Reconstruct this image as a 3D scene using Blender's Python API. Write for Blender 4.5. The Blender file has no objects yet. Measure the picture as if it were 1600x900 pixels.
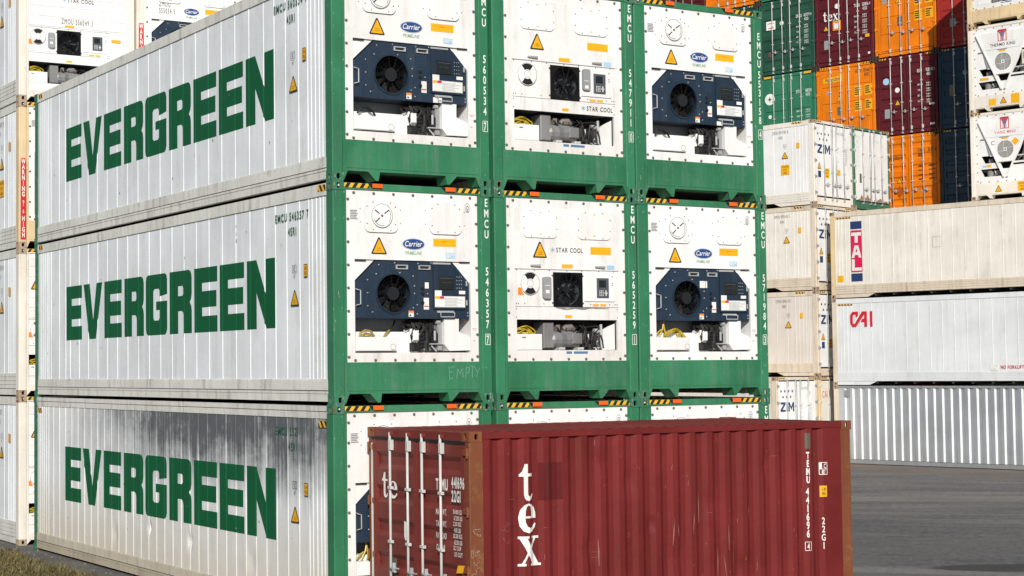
import bpy, math, random
from mathutils import Vector, Matrix

random.seed(7)
SC = bpy.context.scene
COL = SC.collection
R = math.radians

# ------------------------------------------------------------------ camera
cam_d = bpy.data.cameras.new('camera')
cam = bpy.data.objects.new('camera', cam_d)
COL.objects.link(cam)
YAW, PIT, ROL = 0.5068712, 0.0466999, -0.0092001
_f = Vector((math.sin(YAW) * math.cos(PIT), math.cos(YAW) * math.cos(PIT), math.sin(PIT)))
_r = Vector((math.cos(YAW), -math.sin(YAW), 0))
_u = _r.cross(_f)
_r2 = _r * math.cos(ROL) + _u * math.sin(ROL)
_u2 = -_r * math.sin(ROL) + _u * math.cos(ROL)
_m = Matrix((_r2, _u2, -_f)).transposed().to_4x4()
_m.translation = Vector((-10.21575, -19.16857, 3.34110))
cam.matrix_world = _m
cam_d.sensor_width = 36.0
cam_d.lens = 36.0 * 2642.86 / 1600.0
cam_d.shift_x = (800 - 566.557) / 1600.0
cam_d.shift_y = (454.626 - 450) / 1600.0
cam_d.clip_start, cam_d.clip_end = 0.1, 3000
SC.camera = cam

# ------------------------------------------------------------------ sky, sun, exposure
SUN_AZ, SUN_EL = R(30.5), R(27.5)          # direction the light travels (from +Y towards +X) and height
w = bpy.data.worlds.new('World'); SC.world = w; w.use_nodes = True
nt = w.node_tree
bg = nt.nodes['Background']
sky = nt.nodes.new('ShaderNodeTexSky'); sky.sky_type = 'NISHITA'; sky.sun_disc = False
sky.sun_elevation = SUN_EL; sky.sun_rotation = SUN_AZ + math.pi
nt.links.new(sky.outputs[0], bg.inputs[0]); bg.inputs[1].default_value = 0.07
sd = bpy.data.lights.new('sun', 'SUN'); sd.energy = 4.5; sd.angle = R(0.5); sd.color = (1.0, 0.965, 0.915)
so = bpy.data.objects.new('sun', sd); COL.objects.link(so)
_d = Vector((math.sin(SUN_AZ) * math.cos(SUN_EL), math.cos(SUN_AZ) * math.cos(SUN_EL), -math.sin(SUN_EL)))
so.rotation_euler = _d.to_track_quat('-Z', 'Y').to_euler(); so.location = (-30, -50, 40)
SC.view_settings.view_transform = 'Standard'; SC.view_settings.look = 'None'
SC.view_settings.exposure = 0.0; SC.view_settings.gamma = 1.0
SC.view_settings.use_curve_mapping = False

# ------------------------------------------------------------------ dimensions
W, L, H, HL = 2.438, 12.192, 2.896, 2.591
L20 = 6.058

# ------------------------------------------------------------------ glyphs of the built-in font
CH = "ABCDEFGHIJKLMNOPQRSTUVWXYZabcdefghijklmnopqrstuvwxyz0123456789.,-'\"/:"
GLY = {}
def _load_glyphs():
    obs = []
    for bold in (0, 1, 2):
        for c in CH:
            cu = bpy.data.curves.new('g', 'FONT'); cu.body = c; cu.resolution_u = 3
            cu.offset = (0.0, 0.016, 0.034)[bold]
            o = bpy.data.objects.new('g', cu); COL.objects.link(o); obs.append((bold, c, o))
    dg = bpy.context.evaluated_depsgraph_get(); dg.update()
    for bold, c, o in obs:
        me = o.evaluated_get(dg).to_mesh()
        GLY[(bold, c)] = ([(v.co.x, v.co.y) for v in me.vertices], [tuple(p.vertices) for p in me.polygons])
        o.evaluated_get(dg).to_mesh_clear()
    for _, _, o in obs:
        cu = o.data; bpy.data.objects.remove(o); bpy.data.curves.remove(cu)
_load_glyphs()
_ys = [v[1] for v in GLY[(0, 'E')][0]]; CAP = max(_ys) - min(_ys)

def fill2d(loops):
    """triangulated polygon with holes (even-odd) -> verts, faces"""
    cu = bpy.data.curves.new('f', 'CURVE'); cu.dimensions = '2D'; cu.fill_mode = 'BOTH'
    for lp in loops:
        sp = cu.splines.new('POLY'); sp.points.add(len(lp) - 1)
        for p, q in zip(sp.points, lp): p.co = (q[0], q[1], 0, 1)
        sp.use_cyclic_u = True
    o = bpy.data.objects.new('f', cu)
    me = o.to_mesh()
    v = [(a.co.x, a.co.y) for a in me.vertices]; f = [tuple(p.vertices) for p in me.polygons]
    o.to_mesh_clear(); bpy.data.objects.remove(o); bpy.data.curves.remove(cu)
    return v, f

class D2:
    """flat print: 2-D verts and faces"""
    def __init__(s): s.v = []; s.f = []
    def add(s, v, f):
        n = len(s.v); s.v += list(v); s.f += [tuple(i + n for i in t) for t in f]; return s
    def rect(s, a0, b0, a1, b1): return s.add([(a0, b0), (a1, b0), (a1, b1), (a0, b1)], [(0, 1, 2, 3)])
    def poly(s, pts): return s.add(pts, [tuple(range(len(pts)))])
    def loops(s, lp): return s.add(*fill2d(lp))
    def disc(s, a, b, r, r2=None, n=20):
        r2 = r2 or r
        return s.poly([(a + r * math.cos(6.28318 * i / n), b + r2 * math.sin(6.28318 * i / n)) for i in range(n)])
    def ring(s, a, b, r0, r1, n=24, k=1.0, a0=0.0, a1=6.28318):
        full = a1 - a0 > 6.2
        m = n if full else n + 1
        P = []
        for i in range(m):
            t = a0 + (a1 - a0) * i / n
            P += [(a + r0 * k * math.cos(t), b + r0 * math.sin(t)), (a + r1 * k * math.cos(t), b + r1 * math.sin(t))]
        F = []
        for i in range(n):
            j = (i + 1) % m
            F.append((2 * i, 2 * i + 1, 2 * j + 1, 2 * j))
        return s.add(P, F)
    def text(s, t, a, b, h, cond=0.62, bold=1, sp=0.16, shear=0.0, align='L'):
        k = h / CAP; x = 0.0; items = []
        for c in t:
            if c == ' ': x += 0.42 * cond * k; continue
            v, f = GLY[(bold, c)]
            mn = min(p[0] for p in v); mx = max(p[0] for p in v)
            items.append((v, f, x - mn * k * cond)); x += (mx - mn) * k * cond + sp * k * cond
        tot = x - sp * k * cond
        off = a - (tot / 2 if align == 'C' else tot if align == 'R' else 0)
        for v, f, o in items:
            s.add([(off + o + p[0] * k * cond + shear * p[1] * k, b + p[1] * k) for p in v], f)
        return s
    def stack(s, t, a, ztop, h, pitch, cond=0.6, bold=2):
        z = ztop
        for c in t:
            if c != ' ': s.text(c, a, z - h, h, cond, bold, align='C')
            z -= pitch
        return s
    def cut(s, xs):
        """split faces at vertical lines so the print can follow a folded sheet"""
        out = D2()
        for f in s.f:
            P = [s.v[i] for i in f]
            lo = min(p[0] for p in P); hi = max(p[0] for p in P)
            cuts = [x for x in xs if lo + 1e-6 < x < hi - 1e-6]
            for x in cuts + [None]:
                if x is None: out.poly(P); break
                A, B = [], []
                for i in range(len(P)):
                    p, q = P[i], P[(i + 1) % len(P)]
                    if p[0] <= x: A.append(p)
                    if p[0] >= x: B.append(p)
                    if (p[0] - x) * (q[0] - x) < 0:
                        t = (x - p[0]) / (q[0] - p[0]); m = (x, p[1] + t * (q[1] - p[1])); A.append(m); B.append(m)
                if len(A) > 2: out.poly(A)
                P = B
                if len(P) < 3: break
        s.v, s.f = out.v, out.f
        return s

class MB:
    """collects solid shapes for one mesh"""
    def __init__(s): s.v = []; s.f = []; s.sm = False
    def add(s, v, f):
        n = len(s.v); s.v += [tuple(p) for p in v]; s.f += [tuple(i + n for i in t) for t in f]; return s
    def box(s, x0, x1, y0, y1, z0, z1):
        return s.add([(x0, y0, z0), (x1, y0, z0), (x1, y1, z0), (x0, y1, z0), (x0, y0, z1), (x1, y0, z1), (x1, y1, z1), (x0, y1, z1)],
                     [(0, 3, 2, 1), (4, 5, 6, 7), (0, 1, 5, 4), (1, 2, 6, 5), (2, 3, 7, 6), (3, 0, 4, 7)])
    def bbox(s, x0, x1, y0, y1, z0, z1, c=0.01):
        """box with its front (y0) edges chamfered"""
        v = [(x0, y1, z0), (x1, y1, z0), (x1, y1, z1), (x0, y1, z1), (x0, y0 + c, z0), (x1, y0 + c, z0), (x1, y0 + c, z1), (x0, y0 + c, z1),
             (x0 + c, y0, z0 + c), (x1 - c, y0, z0 + c), (x1 - c, y0, z1 - c), (x0 + c, y0, z1 - c)]
        return s.add(v, [(0, 3, 2, 1), (8, 9, 10, 11), (4, 5, 9, 8), (5, 6, 10, 9), (6, 7, 11, 10), (7, 4, 8, 11), (0, 1, 5, 4), (1, 2, 6, 5), (2, 3, 7, 6), (3, 0, 4, 7)])
    def prism(s, pts, y0, y1, front=True, back=True):
        """polygon in x,z extruded along y"""
        n = len(pts)
        v = [(p[0], y0, p[1]) for p in pts] + [(p[0], y1, p[1]) for p in pts]
        f = [(i, (i + 1) % n, n + (i + 1) % n, n + i) for i in range(n)]
        s.add(v, f)
        tv, tf = fill2d([pts])
        if front: s.add([(a, y0, b) for a, b in tv], tf)
        if back: s.add([(a, y1, b) for a, b in tv], [t[::-1] for t in tf])
        return s
    def plate(s, loops, y0, y1):
        """flat plate with holes, thickness y0..y1 (walls all round)"""
        tv, tf = fill2d(loops)
        s.add([(a, y0, b) for a, b in tv], tf)
        for lp in loops:
            n = len(lp)
            s.add([(p[0], y0, p[1]) for p in lp] + [(p[0], y1, p[1]) for p in lp], [(i, (i + 1) % n, n + (i + 1) % n, n + i) for i in range(n)])
        return s
    def tube(s, path, r, n=8, caps=True):
        P = [Vector(p) for p in path]; k = len(P); base = len(s.v)
        up = None
        for i, p in enumerate(P):
            d = (P[min(i + 1, k - 1)] - P[max(i - 1, 0)]).normalized()
            if up is None:
                up = Vector((0, 0, 1)) if abs(d.z) < 0.9 else Vector((1, 0, 0))
            a = d.cross(up).normalized(); b = a.cross(d).normalized(); up = b
            rr = r[i] if isinstance(r, (list, tuple)) else r
            for j in range(n):
                t = 6.28318 * j / n
                s.v.append(tuple(p + a * (rr * math.cos(t)) + b * (rr * math.sin(t))))
        for i in range(k - 1):
            for j in range(n):
                q = (j + 1) % n
                s.f.append((base + i * n + j, base + i * n + q, base + (i + 1) * n + q, base + (i + 1) * n + j))
        if caps:
            s.f.append(tuple(base + j for j in range(n))[::-1]); s.f.append(tuple(base + (k - 1) * n + j for j in range(n)))
        return s
    def cyl(s, p0, p1, r, n=10): return s.tube([p0, p1], r, n)
    def dome(s, x, y, z, r, h):
        """bolt head on a wall facing -y"""
        n = 6; v = []
        for k, (q, d) in enumerate(((1.0, 0), (0.92, 0.55), (0.5, 1.0))):
            v += [(x + r * q * math.cos(6.28318 * i / n), y - h * d, z + r * q * math.sin(6.28318 * i / n)) for i in range(n)]
        f = []
        for k in range(2):
            f += [(k * n + i, k * n + (i + 1) % n, (k + 1) * n + (i + 1) % n, (k + 1) * n + i) for i in range(n)]
        f.append(tuple(range(2 * n, 3 * n)))
        return s.add(v, f)
    def print_(s, d, fn):
        return s.add([fn(a, b) for a, b in d.v], d.f)

# ------------------------------------------------------------------ meshes, objects
MESH = {}
def mesh(key, fn, smooth=False):
    if key in MESH: return MESH[key]
    mb = MB(); fn(mb)
    me = bpy.data.meshes.new(key if isinstance(key, str) else str(key[0])); me.from_pydata(mb.v, [], mb.f)
    me.materials.append(None)
    if smooth: me.polygons.foreach_set('use_smooth', [True] * len(me.polygons))
    me.update(); MESH[key] = me
    return me
def obj(name, me, mat, parent=None, stuff=False, label=None):
    o = bpy.data.objects.new(name, me); COL.objects.link(o)
    o.material_slots[0].link = 'OBJECT'; o.material_slots[0].material = mat
    if parent is not None: o.parent = parent
    if stuff: o['kind'] = 'stuff'
    if label: o['label'] = label
    return o
_uid = [0]
def part(parent, name, key, fn, mat, stuff=False, smooth=False, label=None):
    if key is None: _uid[0] += 1; key = ('u%d' % _uid[0],)
    return obj(name, mesh(key, fn, smooth), mat, parent, stuff, label)
def thing(name, label, cat, loc, rotz, group=None):
    o = bpy.data.objects.new(name, None); COL.objects.link(o); o.empty_display_size = 0.3
    o.location = loc; o.rotation_euler = (0, 0, rotz); o['label'] = label; o['category'] = cat
    if group: o['group'] = group
    return o
# print mappings: a = to the right as the viewer sees the face, b = up
def on_end(y): return lambda a, b: (a, y, b)
def on_left(x): return lambda a, b: (x, -a, b)            # face x = 0: right is -y, a = -y
def on_right(x): return lambda a, b: (x, a, b)            # face x = W: right is +y
def decal(parent, name, d, fn, mat, key=None, label=None):
    return part(parent, name, key, lambda m: m.print_(d, fn), mat, label=label)

# ------------------------------------------------------------------ materials
def srgb(r, g, b):
    return tuple((c / 255 / 12.92 if c / 255 <= .04045 else ((c / 255 + .055) / 1.055) ** 2.4) for c in (r, g, b)) + (1,)
class NG:
    def __init__(s, name):
        s.m = bpy.data.materials.new(name); s.m.use_nodes = True; s.t = s.m.node_tree; s.b = s.t.nodes['Principled BSDF']
        s.tc = s.t.nodes.new('ShaderNodeTexCoord'); s.oi = s.t.nodes.new('ShaderNodeObjectInfo')
        mul = s.t.nodes.new('ShaderNodeVectorMath'); mul.operation = 'MULTIPLY_ADD'
        s.t.links.new(s.oi.outputs['Random'], mul.inputs[0]); mul.inputs[1].default_value = (31, 17, 23)
        s.t.links.new(s.tc.outputs['Object'], mul.inputs[2]); s.co = mul.outputs[0]; s.raw = s.tc.outputs['Object']
    def link(s, a, b): s.t.links.new(a, b)
    def noise(s, scale=(1, 1, 1), sc=1.0, det=6, rough=0.6, co=None):
        mp = s.t.nodes.new('ShaderNodeMapping'); s.link(co or s.co, mp.inputs[0]); mp.inputs['Scale'].default_value = scale
        n = s.t.nodes.new('ShaderNodeTexNoise'); s.link(mp.outputs[0], n.inputs['Vector'])
        n.inputs['Scale'].default_value = sc; n.inputs['Detail'].default_value = det; n.inputs['Roughness'].default_value = rough
        return n.outputs[0]
    def ramp(s, v, a, b, lo=0.0, hi=1.0):
        n = s.t.nodes.new('ShaderNodeMapRange'); s.link(v, n.inputs[0]); n.clamp = True
        n.inputs[1].default_value = a; n.inputs[2].default_value = b; n.inputs[3].default_value = lo; n.inputs[4].default_value = hi
        return n.outputs[0]
    def math(s, op, a, b=None):
        n = s.t.nodes.new('ShaderNodeMath'); n.operation = op
        for i, x in enumerate((a, b)):
            if x is None: continue
            if isinstance(x, (int, float)): n.inputs[i].default_value = x
            else: s.link(x, n.inputs[i])
        return n.outputs[0]
    def mix(s, f, a, b):
        n = s.t.nodes.new('ShaderNodeMix'); n.data_type = 'RGBA'
        if isinstance(f, (int, float)): n.inputs[0].default_value = f
        else: s.link(f, n.inputs[0])
        for i, x in ((6, a), (7, b)):
            if isinstance(x, tuple): n.inputs[i].default_value = x
            else: s.link(x, n.inputs[i])
        return n.outputs[2]
    def sep(s, co=None):
        n = s.t.nodes.new('ShaderNodeSeparateXYZ'); s.link(co or s.raw, n.inputs[0]); return n.outputs
    def bump(s, h, strength=0.2, dist=0.01):
        n = s.t.nodes.new('ShaderNodeBump'); s.link(h, n.inputs['Height']); n.inputs['Strength'].default_value = strength
        n.inputs['Distance'].default_value = dist; s.link(n.outputs[0], s.b.inputs['Normal'])
MATS = {}
RUST = (0.115, 0.045, 0.018, 1); RUST2 = (0.23, 0.095, 0.035, 1); GRIME = (0.12, 0.10, 0.075, 1)
def paint(name, col, rough=0.42, vary=0.12, dirt=0.3, dcol=GRIME, rust=0.0, rcol=RUST, chips=0.0, ccol=(0.6, 0.6, 0.55, 1), wave=0.25, low=0.0, lcol=(0.42, 0.34, 0.22, 1), lowz=0.9, soot=False, spec=0.4, metal=0.0, rb=6.0, wsc=3.0, wd=0.012, runs=0.0, rcol2=(0.05, 0.02, 0.012, 1)):
    if name in MATS: return MATS[name]
    g = NG(name)
    big = g.noise(sc=0.9, det=5)
    c = g.mix(g.ramp(big, 0.3, 0.7), tuple(x * (1 - vary) for x in col[:3]) + (1,), tuple(min(1, x * (1 + vary * 0.4)) for x in col[:3]) + (1,))
    if dirt:
        st = g.noise((5, 5, 0.28), 1.6, 5, 0.65)
        sp = g.noise(sc=2.3, det=8, rough=0.7)
        k = g.math('MULTIPLY', g.ramp(st, 0.46, 0.70), g.ramp(sp, 0.36, 0.66))
        c = g.mix(g.math('MULTIPLY', k, dirt), c, dcol)
        fine = g.noise(sc=26, det=4, rough=0.7)
        c = g.mix(g.math('MULTIPLY', g.ramp(fine, 0.58, 0.74), dirt * 0.6), c, dcol)
    if low:
        z = g.sep()[2]
        lz = g.ramp(z, lowz, 0.05)
        n = g.ramp(g.noise((1.5, 1.5, 0.5), 1.2, 6), 0.2, 0.7, 0.55, 1.0)
        c = g.mix(g.math('MULTIPLY', g.math('MULTIPLY', lz, n), low), c, lcol)
    if runs:
        rn_ = g.ramp(g.noise((9, 9, 0.12), 1.5, 6, 0.7), 0.54, 0.72)
        c = g.mix(g.math('MULTIPLY', rn_, runs), c, rcol2)
    if soot:
        s = g.sep()
        wob = g.math('MULTIPLY', g.math('SUBTRACT', g.noise((1, 5, 0.12), 1.4, 6, 0.65, co=g.raw), 0.5), 1.5)
        zz = g.ramp(g.math('ADD', s[2], wob), 1.50, 2.50)
        yy = g.math('MULTIPLY', g.ramp(s[1], 10.4, 5.0), g.ramp(s[1], -0.8, 1.8, 0.6, 1.0))
        st2 = g.ramp(g.noise((1, 11, 0.22), 1.5, 7, 0.72, co=g.raw), 0.32, 0.68, 0.48, 1.18)
        bl = g.ramp(g.noise((1, 0.9, 1.3), 1.2, 9, 0.75, co=g.raw), 0.32, 0.62, 0.55, 1.2)
        k = g.math('MULTIPLY', g.math('MULTIPLY', zz, yy), g.math('MULTIPLY', st2, bl))
        k = g.math('MINIMUM', g.math('MULTIPLY', k, 1.36), 0.9)
        c = g.mix(k, c, (0.040, 0.048, 0.056, 1))
    rgh = g.ramp(big, 0.2, 0.8, rough * 0.85, min(1, rough * 1.2))
    if rust:
        rn = g.noise(sc=rb, det=9, rough=0.72); rs = g.noise((6, 6, 0.5), 1.4, 5)
        k = g.ramp(g.math('ADD', g.math('MULTIPLY', rn, 0.7), g.math('MULTIPLY', rs, 0.3)), 0.66 - 0.24 * rust, 0.72 - 0.22 * rust)
        rc = g.mix(g.ramp(g.noise(sc=22, det=5), 0.35, 0.65), rcol, RUST2)
        c = g.mix(k, c, rc); rgh = g.math('MAXIMUM', rgh, g.math('MULTIPLY', k, 0.85))
    if chips:
        ck = g.ramp(g.noise((7, 7, 2.2), 5, 7, 0.75), 0.70 - 0.13 * chips, 0.715 - 0.13 * chips)
        c = g.mix(ck, c, ccol)
    g.link(c, g.b.inputs['Base Color']); g.link(rgh, g.b.inputs['Roughness'])
    g.b.inputs['Specular IOR Level'].default_value = spec; g.b.inputs['Metallic'].default_value = metal
    if wave: g.bump(g.noise(sc=wsc, det=3), wave, wd)
    MATS[name] = g.m
    return g.m
def flat(name, col, rough=0.5, vary=0.12, spec=0.35, metal=0.0):
    return paint(name, col, rough=rough, vary=vary, dirt=0.12, wave=0.0, spec=spec, metal=metal)

WHT = (0.80, 0.80, 0.78, 1)
m_white_end = paint('white_end_paint', (0.79, 0.785, 0.77, 1), dirt=0.6, dcol=(0.42, 0.36, 0.29, 1), low=0.5, lcol=(0.50, 0.42, 0.33, 1), lowz=0.95, runs=0.12, rcol2=(0.36, 0.28, 0.2, 1), rust=0.05, rcol=(0.35, 0.2, 0.1, 1), wave=0.12)
m_white_new = paint('white_clean_paint', (0.81, 0.808, 0.795, 1), dirt=0.35, dcol=(0.5, 0.45, 0.38, 1), wave=0.1)
m_white_side = paint('white_side_paint', (0.785, 0.82, 0.84, 1), runs=0.07, rcol2=(0.38, 0.35, 0.30, 1), dirt=0.36, dcol=(0.36, 0.33, 0.28, 1), rust=0.02, rcol=(0.4, 0.27, 0.15, 1), wave=0.3)
m_white_soot = paint('white_sooty_side_paint', (0.79, 0.81, 0.82, 1), dirt=0.4, dcol=(0.36, 0.33, 0.28, 1), wave=0.35, low=0.9, lcol=(0.60, 0.52, 0.39, 1), lowz=1.55, soot=True)
m_rail = paint('rail_paint', (0.74, 0.735, 0.68, 1), dirt=0.8, dcol=(0.22, 0.19, 0.145, 1), rust=0.10, rcol=(0.25, 0.14, 0.07, 1), wave=0.2)
m_rail_mud = paint('dusty_rail_paint', (0.60, 0.545, 0.44, 1), dirt=0.8, dcol=(0.25, 0.2, 0.14, 1), rust=0.08, wave=0.2)
m_rail_low = paint('muddy_rail_paint', (0.50, 0.44, 0.33, 1), dirt=0.8, dcol=(0.2, 0.165, 0.11, 1), rust=0.12, wave=0.2)
m_green = paint('green_frame_paint', (0.029, 0.186, 0.084, 1), rough=0.5, vary=0.36, dirt=0.8, dcol=(0.125, 0.21, 0.16, 1), rust=0.03, rcol=(0.10, 0.06, 0.03, 1), runs=0.3, rcol2=(0.10, 0.20, 0.15, 1), chips=0.45, ccol=(0.12, 0.27, 0.18, 1), wave=0.15)
m_green_worn = paint('worn_green_paint', (0.035, 0.17, 0.09, 1), rough=0.5, vary=0.3, dirt=0.7, dcol=(0.13, 0.17, 0.14, 1), rust=0.34, chips=0.8, ccol=(0.38, 0.40, 0.36, 1), wave=0.3)
m_green_post = paint('scuffed_green_post', (0.030, 0.19, 0.088, 1), rough=0.45, vary=0.25, dirt=0.8, dcol=(0.05, 0.10, 0.075, 1), chips=0.5, ccol=(0.30, 0.36, 0.31, 1), wave=0.2)
m_letter_green = paint('lettering_green', (0.0045, 0.098, 0.036, 1), rough=0.6, vary=0.10, dirt=0.08, spec=0.2, dcol=(0.08, 0.14, 0.1, 1), wave=0.0, chips=0.1, ccol=(0.6, 0.62, 0.6, 1))
m_letter_thin = flat('thin_green_print', (0.03, 0.12, 0.07, 1))
m_white_print = paint('white_print', (0.80, 0.80, 0.76, 1), dirt=0.35, dcol=(0.3, 0.35, 0.3, 1), wave=0)
m_black = flat('black_rubber', (0.012, 0.012, 0.013, 1), 0.6)
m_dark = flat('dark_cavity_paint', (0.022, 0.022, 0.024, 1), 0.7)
m_under = paint('underside_paint', (0.05, 0.045, 0.04, 1), rough=0.8, dirt=0.4)
m_print = flat('black_print', (0.03, 0.03, 0.032, 1))
m_grey_print = flat('grey_print', (0.22, 0.22, 0.22, 1))
m_yellow = flat('safety_yellow', (0.83, 0.42, 0.012, 1))
m_amber = flat('amber_sticker', (0.82, 0.41, 0.008, 1))
m_orange = flat('orange_marker', (0.84, 0.13, 0.014, 1), 0.4)
m_orange_mild = flat('orange_sticker', (0.82, 0.25, 0.03, 1), 0.4)
m_blue_st = flat('pale_blue_sticker', (0.36, 0.58, 0.76, 1))
m_bolt = paint('bolt_steel', (0.14, 0.125, 0.115, 1), rough=0.45, rust=0.3, dirt=0.3, wave=0)
m_steel = paint('galvanised_steel', (0.50, 0.51, 0.51, 1), rough=0.42, vary=0.2, dirt=0.4, dcol=(0.2, 0.18, 0.15, 1), rust=0.06, wave=0, metal=0.25)
m_steel_w = paint('white_bar_paint', (0.54, 0.54, 0.52, 1), rough=0.45, vary=0.2, dirt=0.45, dcol=(0.25, 0.22, 0.18, 1), rust=0.08, wave=0)
m_navy = paint('navy_housing', (0.014, 0.029, 0.052, 1), rough=0.45, vary=0.2, dirt=0.3, dcol=(0.10, 0.12, 0.14, 1), wave=0.1)
m_navy2 = paint('navy_door', (0.013, 0.026, 0.046, 1), rough=0.42, vary=0.15, dirt=0.25, dcol=(0.10, 0.12, 0.14, 1), wave=0.05)
m_fan = flat('fan_black', (0.005, 0.0055, 0.0065, 1), 0.6, spec=0.15)
m_hub = flat('fan_hub_grey', (0.014, 0.016, 0.019, 1), 0.6, spec=0.2)
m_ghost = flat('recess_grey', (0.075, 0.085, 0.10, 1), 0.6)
m_alu = paint('cast_aluminium', (0.25, 0.25, 0.25, 1), rough=0.5, dirt=0.6, vary=0.3, wave=0.1, metal=0.2)
m_alu_br = paint('brown_cast_metal', (0.22, 0.195, 0.17, 1), rough=0.55, dirt=0.7, vary=0.3, wave=0.1)
m_grey_pl = flat('grey_plastic', (0.30, 0.31, 0.32, 1), 0.45)
m_screen = flat('dark_screen', (0.015, 0.018, 0.02, 1), 0.2)
m_cable = paint('yellow_cable', (0.50, 0.36, 0.02, 1), dirt=0.6, wave=0)
m_cable2 = flat('ochre_cable', (0.33, 0.22, 0.03, 1), 0.45)
m_red_print = flat('red_print', (0.58, 0.022, 0.035, 1))
m_pink_print = flat('crimson_print', (0.62, 0.012, 0.085, 1))
m_navy_print = flat('navy_print', (0.02, 0.045, 0.14, 1))
m_carrier = flat('logo_blue', (0.022, 0.065, 0.22, 1))
m_cream = paint('cream_side_paint', (0.80, 0.765, 0.69, 1), runs=0.1, rcol2=(0.5, 0.38, 0.26, 1), dirt=0.6, dcol=(0.45, 0.36, 0.26, 1), rust=0.04, rcol=(0.42, 0.26, 0.14, 1), wave=0.2)
m_cream2 = paint('pinkish_side_paint', (0.70, 0.645, 0.585, 1), dirt=0.45, dcol=(0.45, 0.36, 0.26, 1), rust=0.02, wave=0.2)
m_cool = paint('cool_side_paint', (0.72, 0.745, 0.755, 1), runs=0.12, rcol2=(0.42, 0.38, 0.32, 1), dirt=0.5, dcol=(0.45, 0.42, 0.36, 1), rust=0.02, rcol=(0.4, 0.25, 0.15, 1), wave=0.2)
m_tan_rail = paint('tan_rail_paint', (0.69, 0.60, 0.48, 1), dirt=0.8, dcol=(0.35, 0.24, 0.14, 1), rust=0.10, rcol=(0.33, 0.19, 0.09, 1), wave=0.15)
m_post_cream = paint('cream_post_paint', (0.78, 0.735, 0.66, 1), dirt=0.5, dcol=(0.48, 0.32, 0.16, 1), rust=0.16, rcol=(0.42, 0.22, 0.08, 1), wave=0.15, rb=3)
m_post_rust = paint('ochre_stained_post', (0.72, 0.56, 0.34, 1), dirt=0.7, dcol=(0.42, 0.25, 0.1, 1), rust=0.18, rcol=(0.3, 0.15, 0.06, 1), wave=0.15, rb=3)
m_cast_rust = paint('rusty_casting', (0.42, 0.33, 0.24, 1), rough=0.7, dirt=0.6, rust=0.6, wave=0.3, rb=9)
m_red = paint('red_oxide_paint', (0.166, 0.0205, 0.0200, 1), spec=0.15, rough=0.6, vary=0.26, wsc=1.6, wd=0.03, runs=0.28, dirt=0.45, dcol=(0.075, 0.022, 0.016, 1), rust=0.12, rcol=(0.16, 0.06, 0.025, 1), chips=0.2, ccol=(0.33, 0.13, 0.11, 1), wave=0.6)
m_red_door = paint('red_door_paint', (0.180, 0.027, 0.021, 1), rough=0.5, vary=0.2, runs=0.3, wsc=1.6, wd=0.025, dirt=0.4, dcol=(0.08, 0.03, 0.02, 1), rust=0.07, rcol=(0.16, 0.055, 0.02, 1), chips=0.05, ccol=(0.45, 0.25, 0.2, 1), wave=0.4)
m_red_rust = paint('rusty_red_post', (0.19, 0.055, 0.022, 1), rough=0.65, vary=0.25, dirt=0.5, dcol=(0.09, 0.05, 0.02, 1), rust=0.62, rcol=(0.17, 0.07, 0.022, 1), chips=0.3, ccol=(0.42, 0.20, 0.09, 1), wave=0.4, rb=4)
m_patch = paint('darker_red_patch', (0.100, 0.012, 0.013, 1), rough=0.7, vary=0.1, dirt=0.2, wave=0.0, spec=0.12)
m_plate = paint('weathered_plate', (0.10, 0.10, 0.07, 1), rough=0.6, dirt=0.5, rust=0.2, wave=0)
m_silver = paint('silver_grey_paint', (0.66, 0.69, 0.72, 1), rough=0.40, vary=0.08, dirt=0.3, dcol=(0.2, 0.18, 0.15, 1), wave=0.15, spec=0.7, rust=0.0, metal=0.7)
m_grey_rail = paint('grey_rail_paint', (0.26, 0.275, 0.285, 1), dirt=0.5, wave=0.2, rust=0.03)
def box_paint(name, c, rust=0.06):
    return paint(name, c, rough=0.5, vary=0.24, runs=0.35, rcol2=tuple(x * 0.35 + 0.006 for x in c[:3]) + (1,), spec=0.25, dirt=0.6, dcol=tuple(x * 0.4 + 0.01 for x in c[:3]) + (1,), rust=rust, wave=0.35)
m_b_orange = box_paint('orange_container_paint', (0.80, 0.205, 0.004, 1), 0.12)
m_b_maroon = box_paint('maroon_container_paint', (0.105, 0.012, 0.018, 1))
m_b_dgreen = box_paint('dark_green_container_paint', (0.022, 0.085, 0.055, 1))
m_b_lgreen = box_paint('bright_green_container_paint', (0.032, 0.185, 0.105, 1))
m_b_teal = box_paint('teal_container_paint', (0.015, 0.06, 0.045, 1))
m_b_red = box_paint('bright_red_container_paint', (0.40, 0.030, 0.022, 1))
m_b_navy = box_paint('navy_container_paint', (0.022, 0.050, 0.085, 1))
m_frame_rust = paint('rusty_dark_frame', (0.05, 0.032, 0.024, 1), rough=0.7, rust=0.5, dirt=0.4, wave=0.2)
def hazard(name='hazard_stripes'):
    g = NG(name); s = g.sep()
    t = g.math('ADD', g.math('MULTIPLY', g.math('ADD', s[0], s[1]), 1.0), g.math('MULTIPLY', s[2], -0.7))
    fr = g.math('FRACT', g.math('MULTIPLY', t, 9.0))
    c = g.mix(g.math('GREATER_THAN', fr, 0.5), (0.015, 0.015, 0.014, 1), (0.80, 0.42, 0.02, 1))
    c = g.mix(g.ramp(g.noise(sc=14, det=6, rough=0.7), 0.6, 0.72, 0, 0.6), c, (0.16, 0.16, 0.12, 1))
    g.link(c, g.b.inputs['Base Color']); g.b.inputs['Roughness'].default_value = 0.5
    return g.m
m_haz = hazard()
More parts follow.
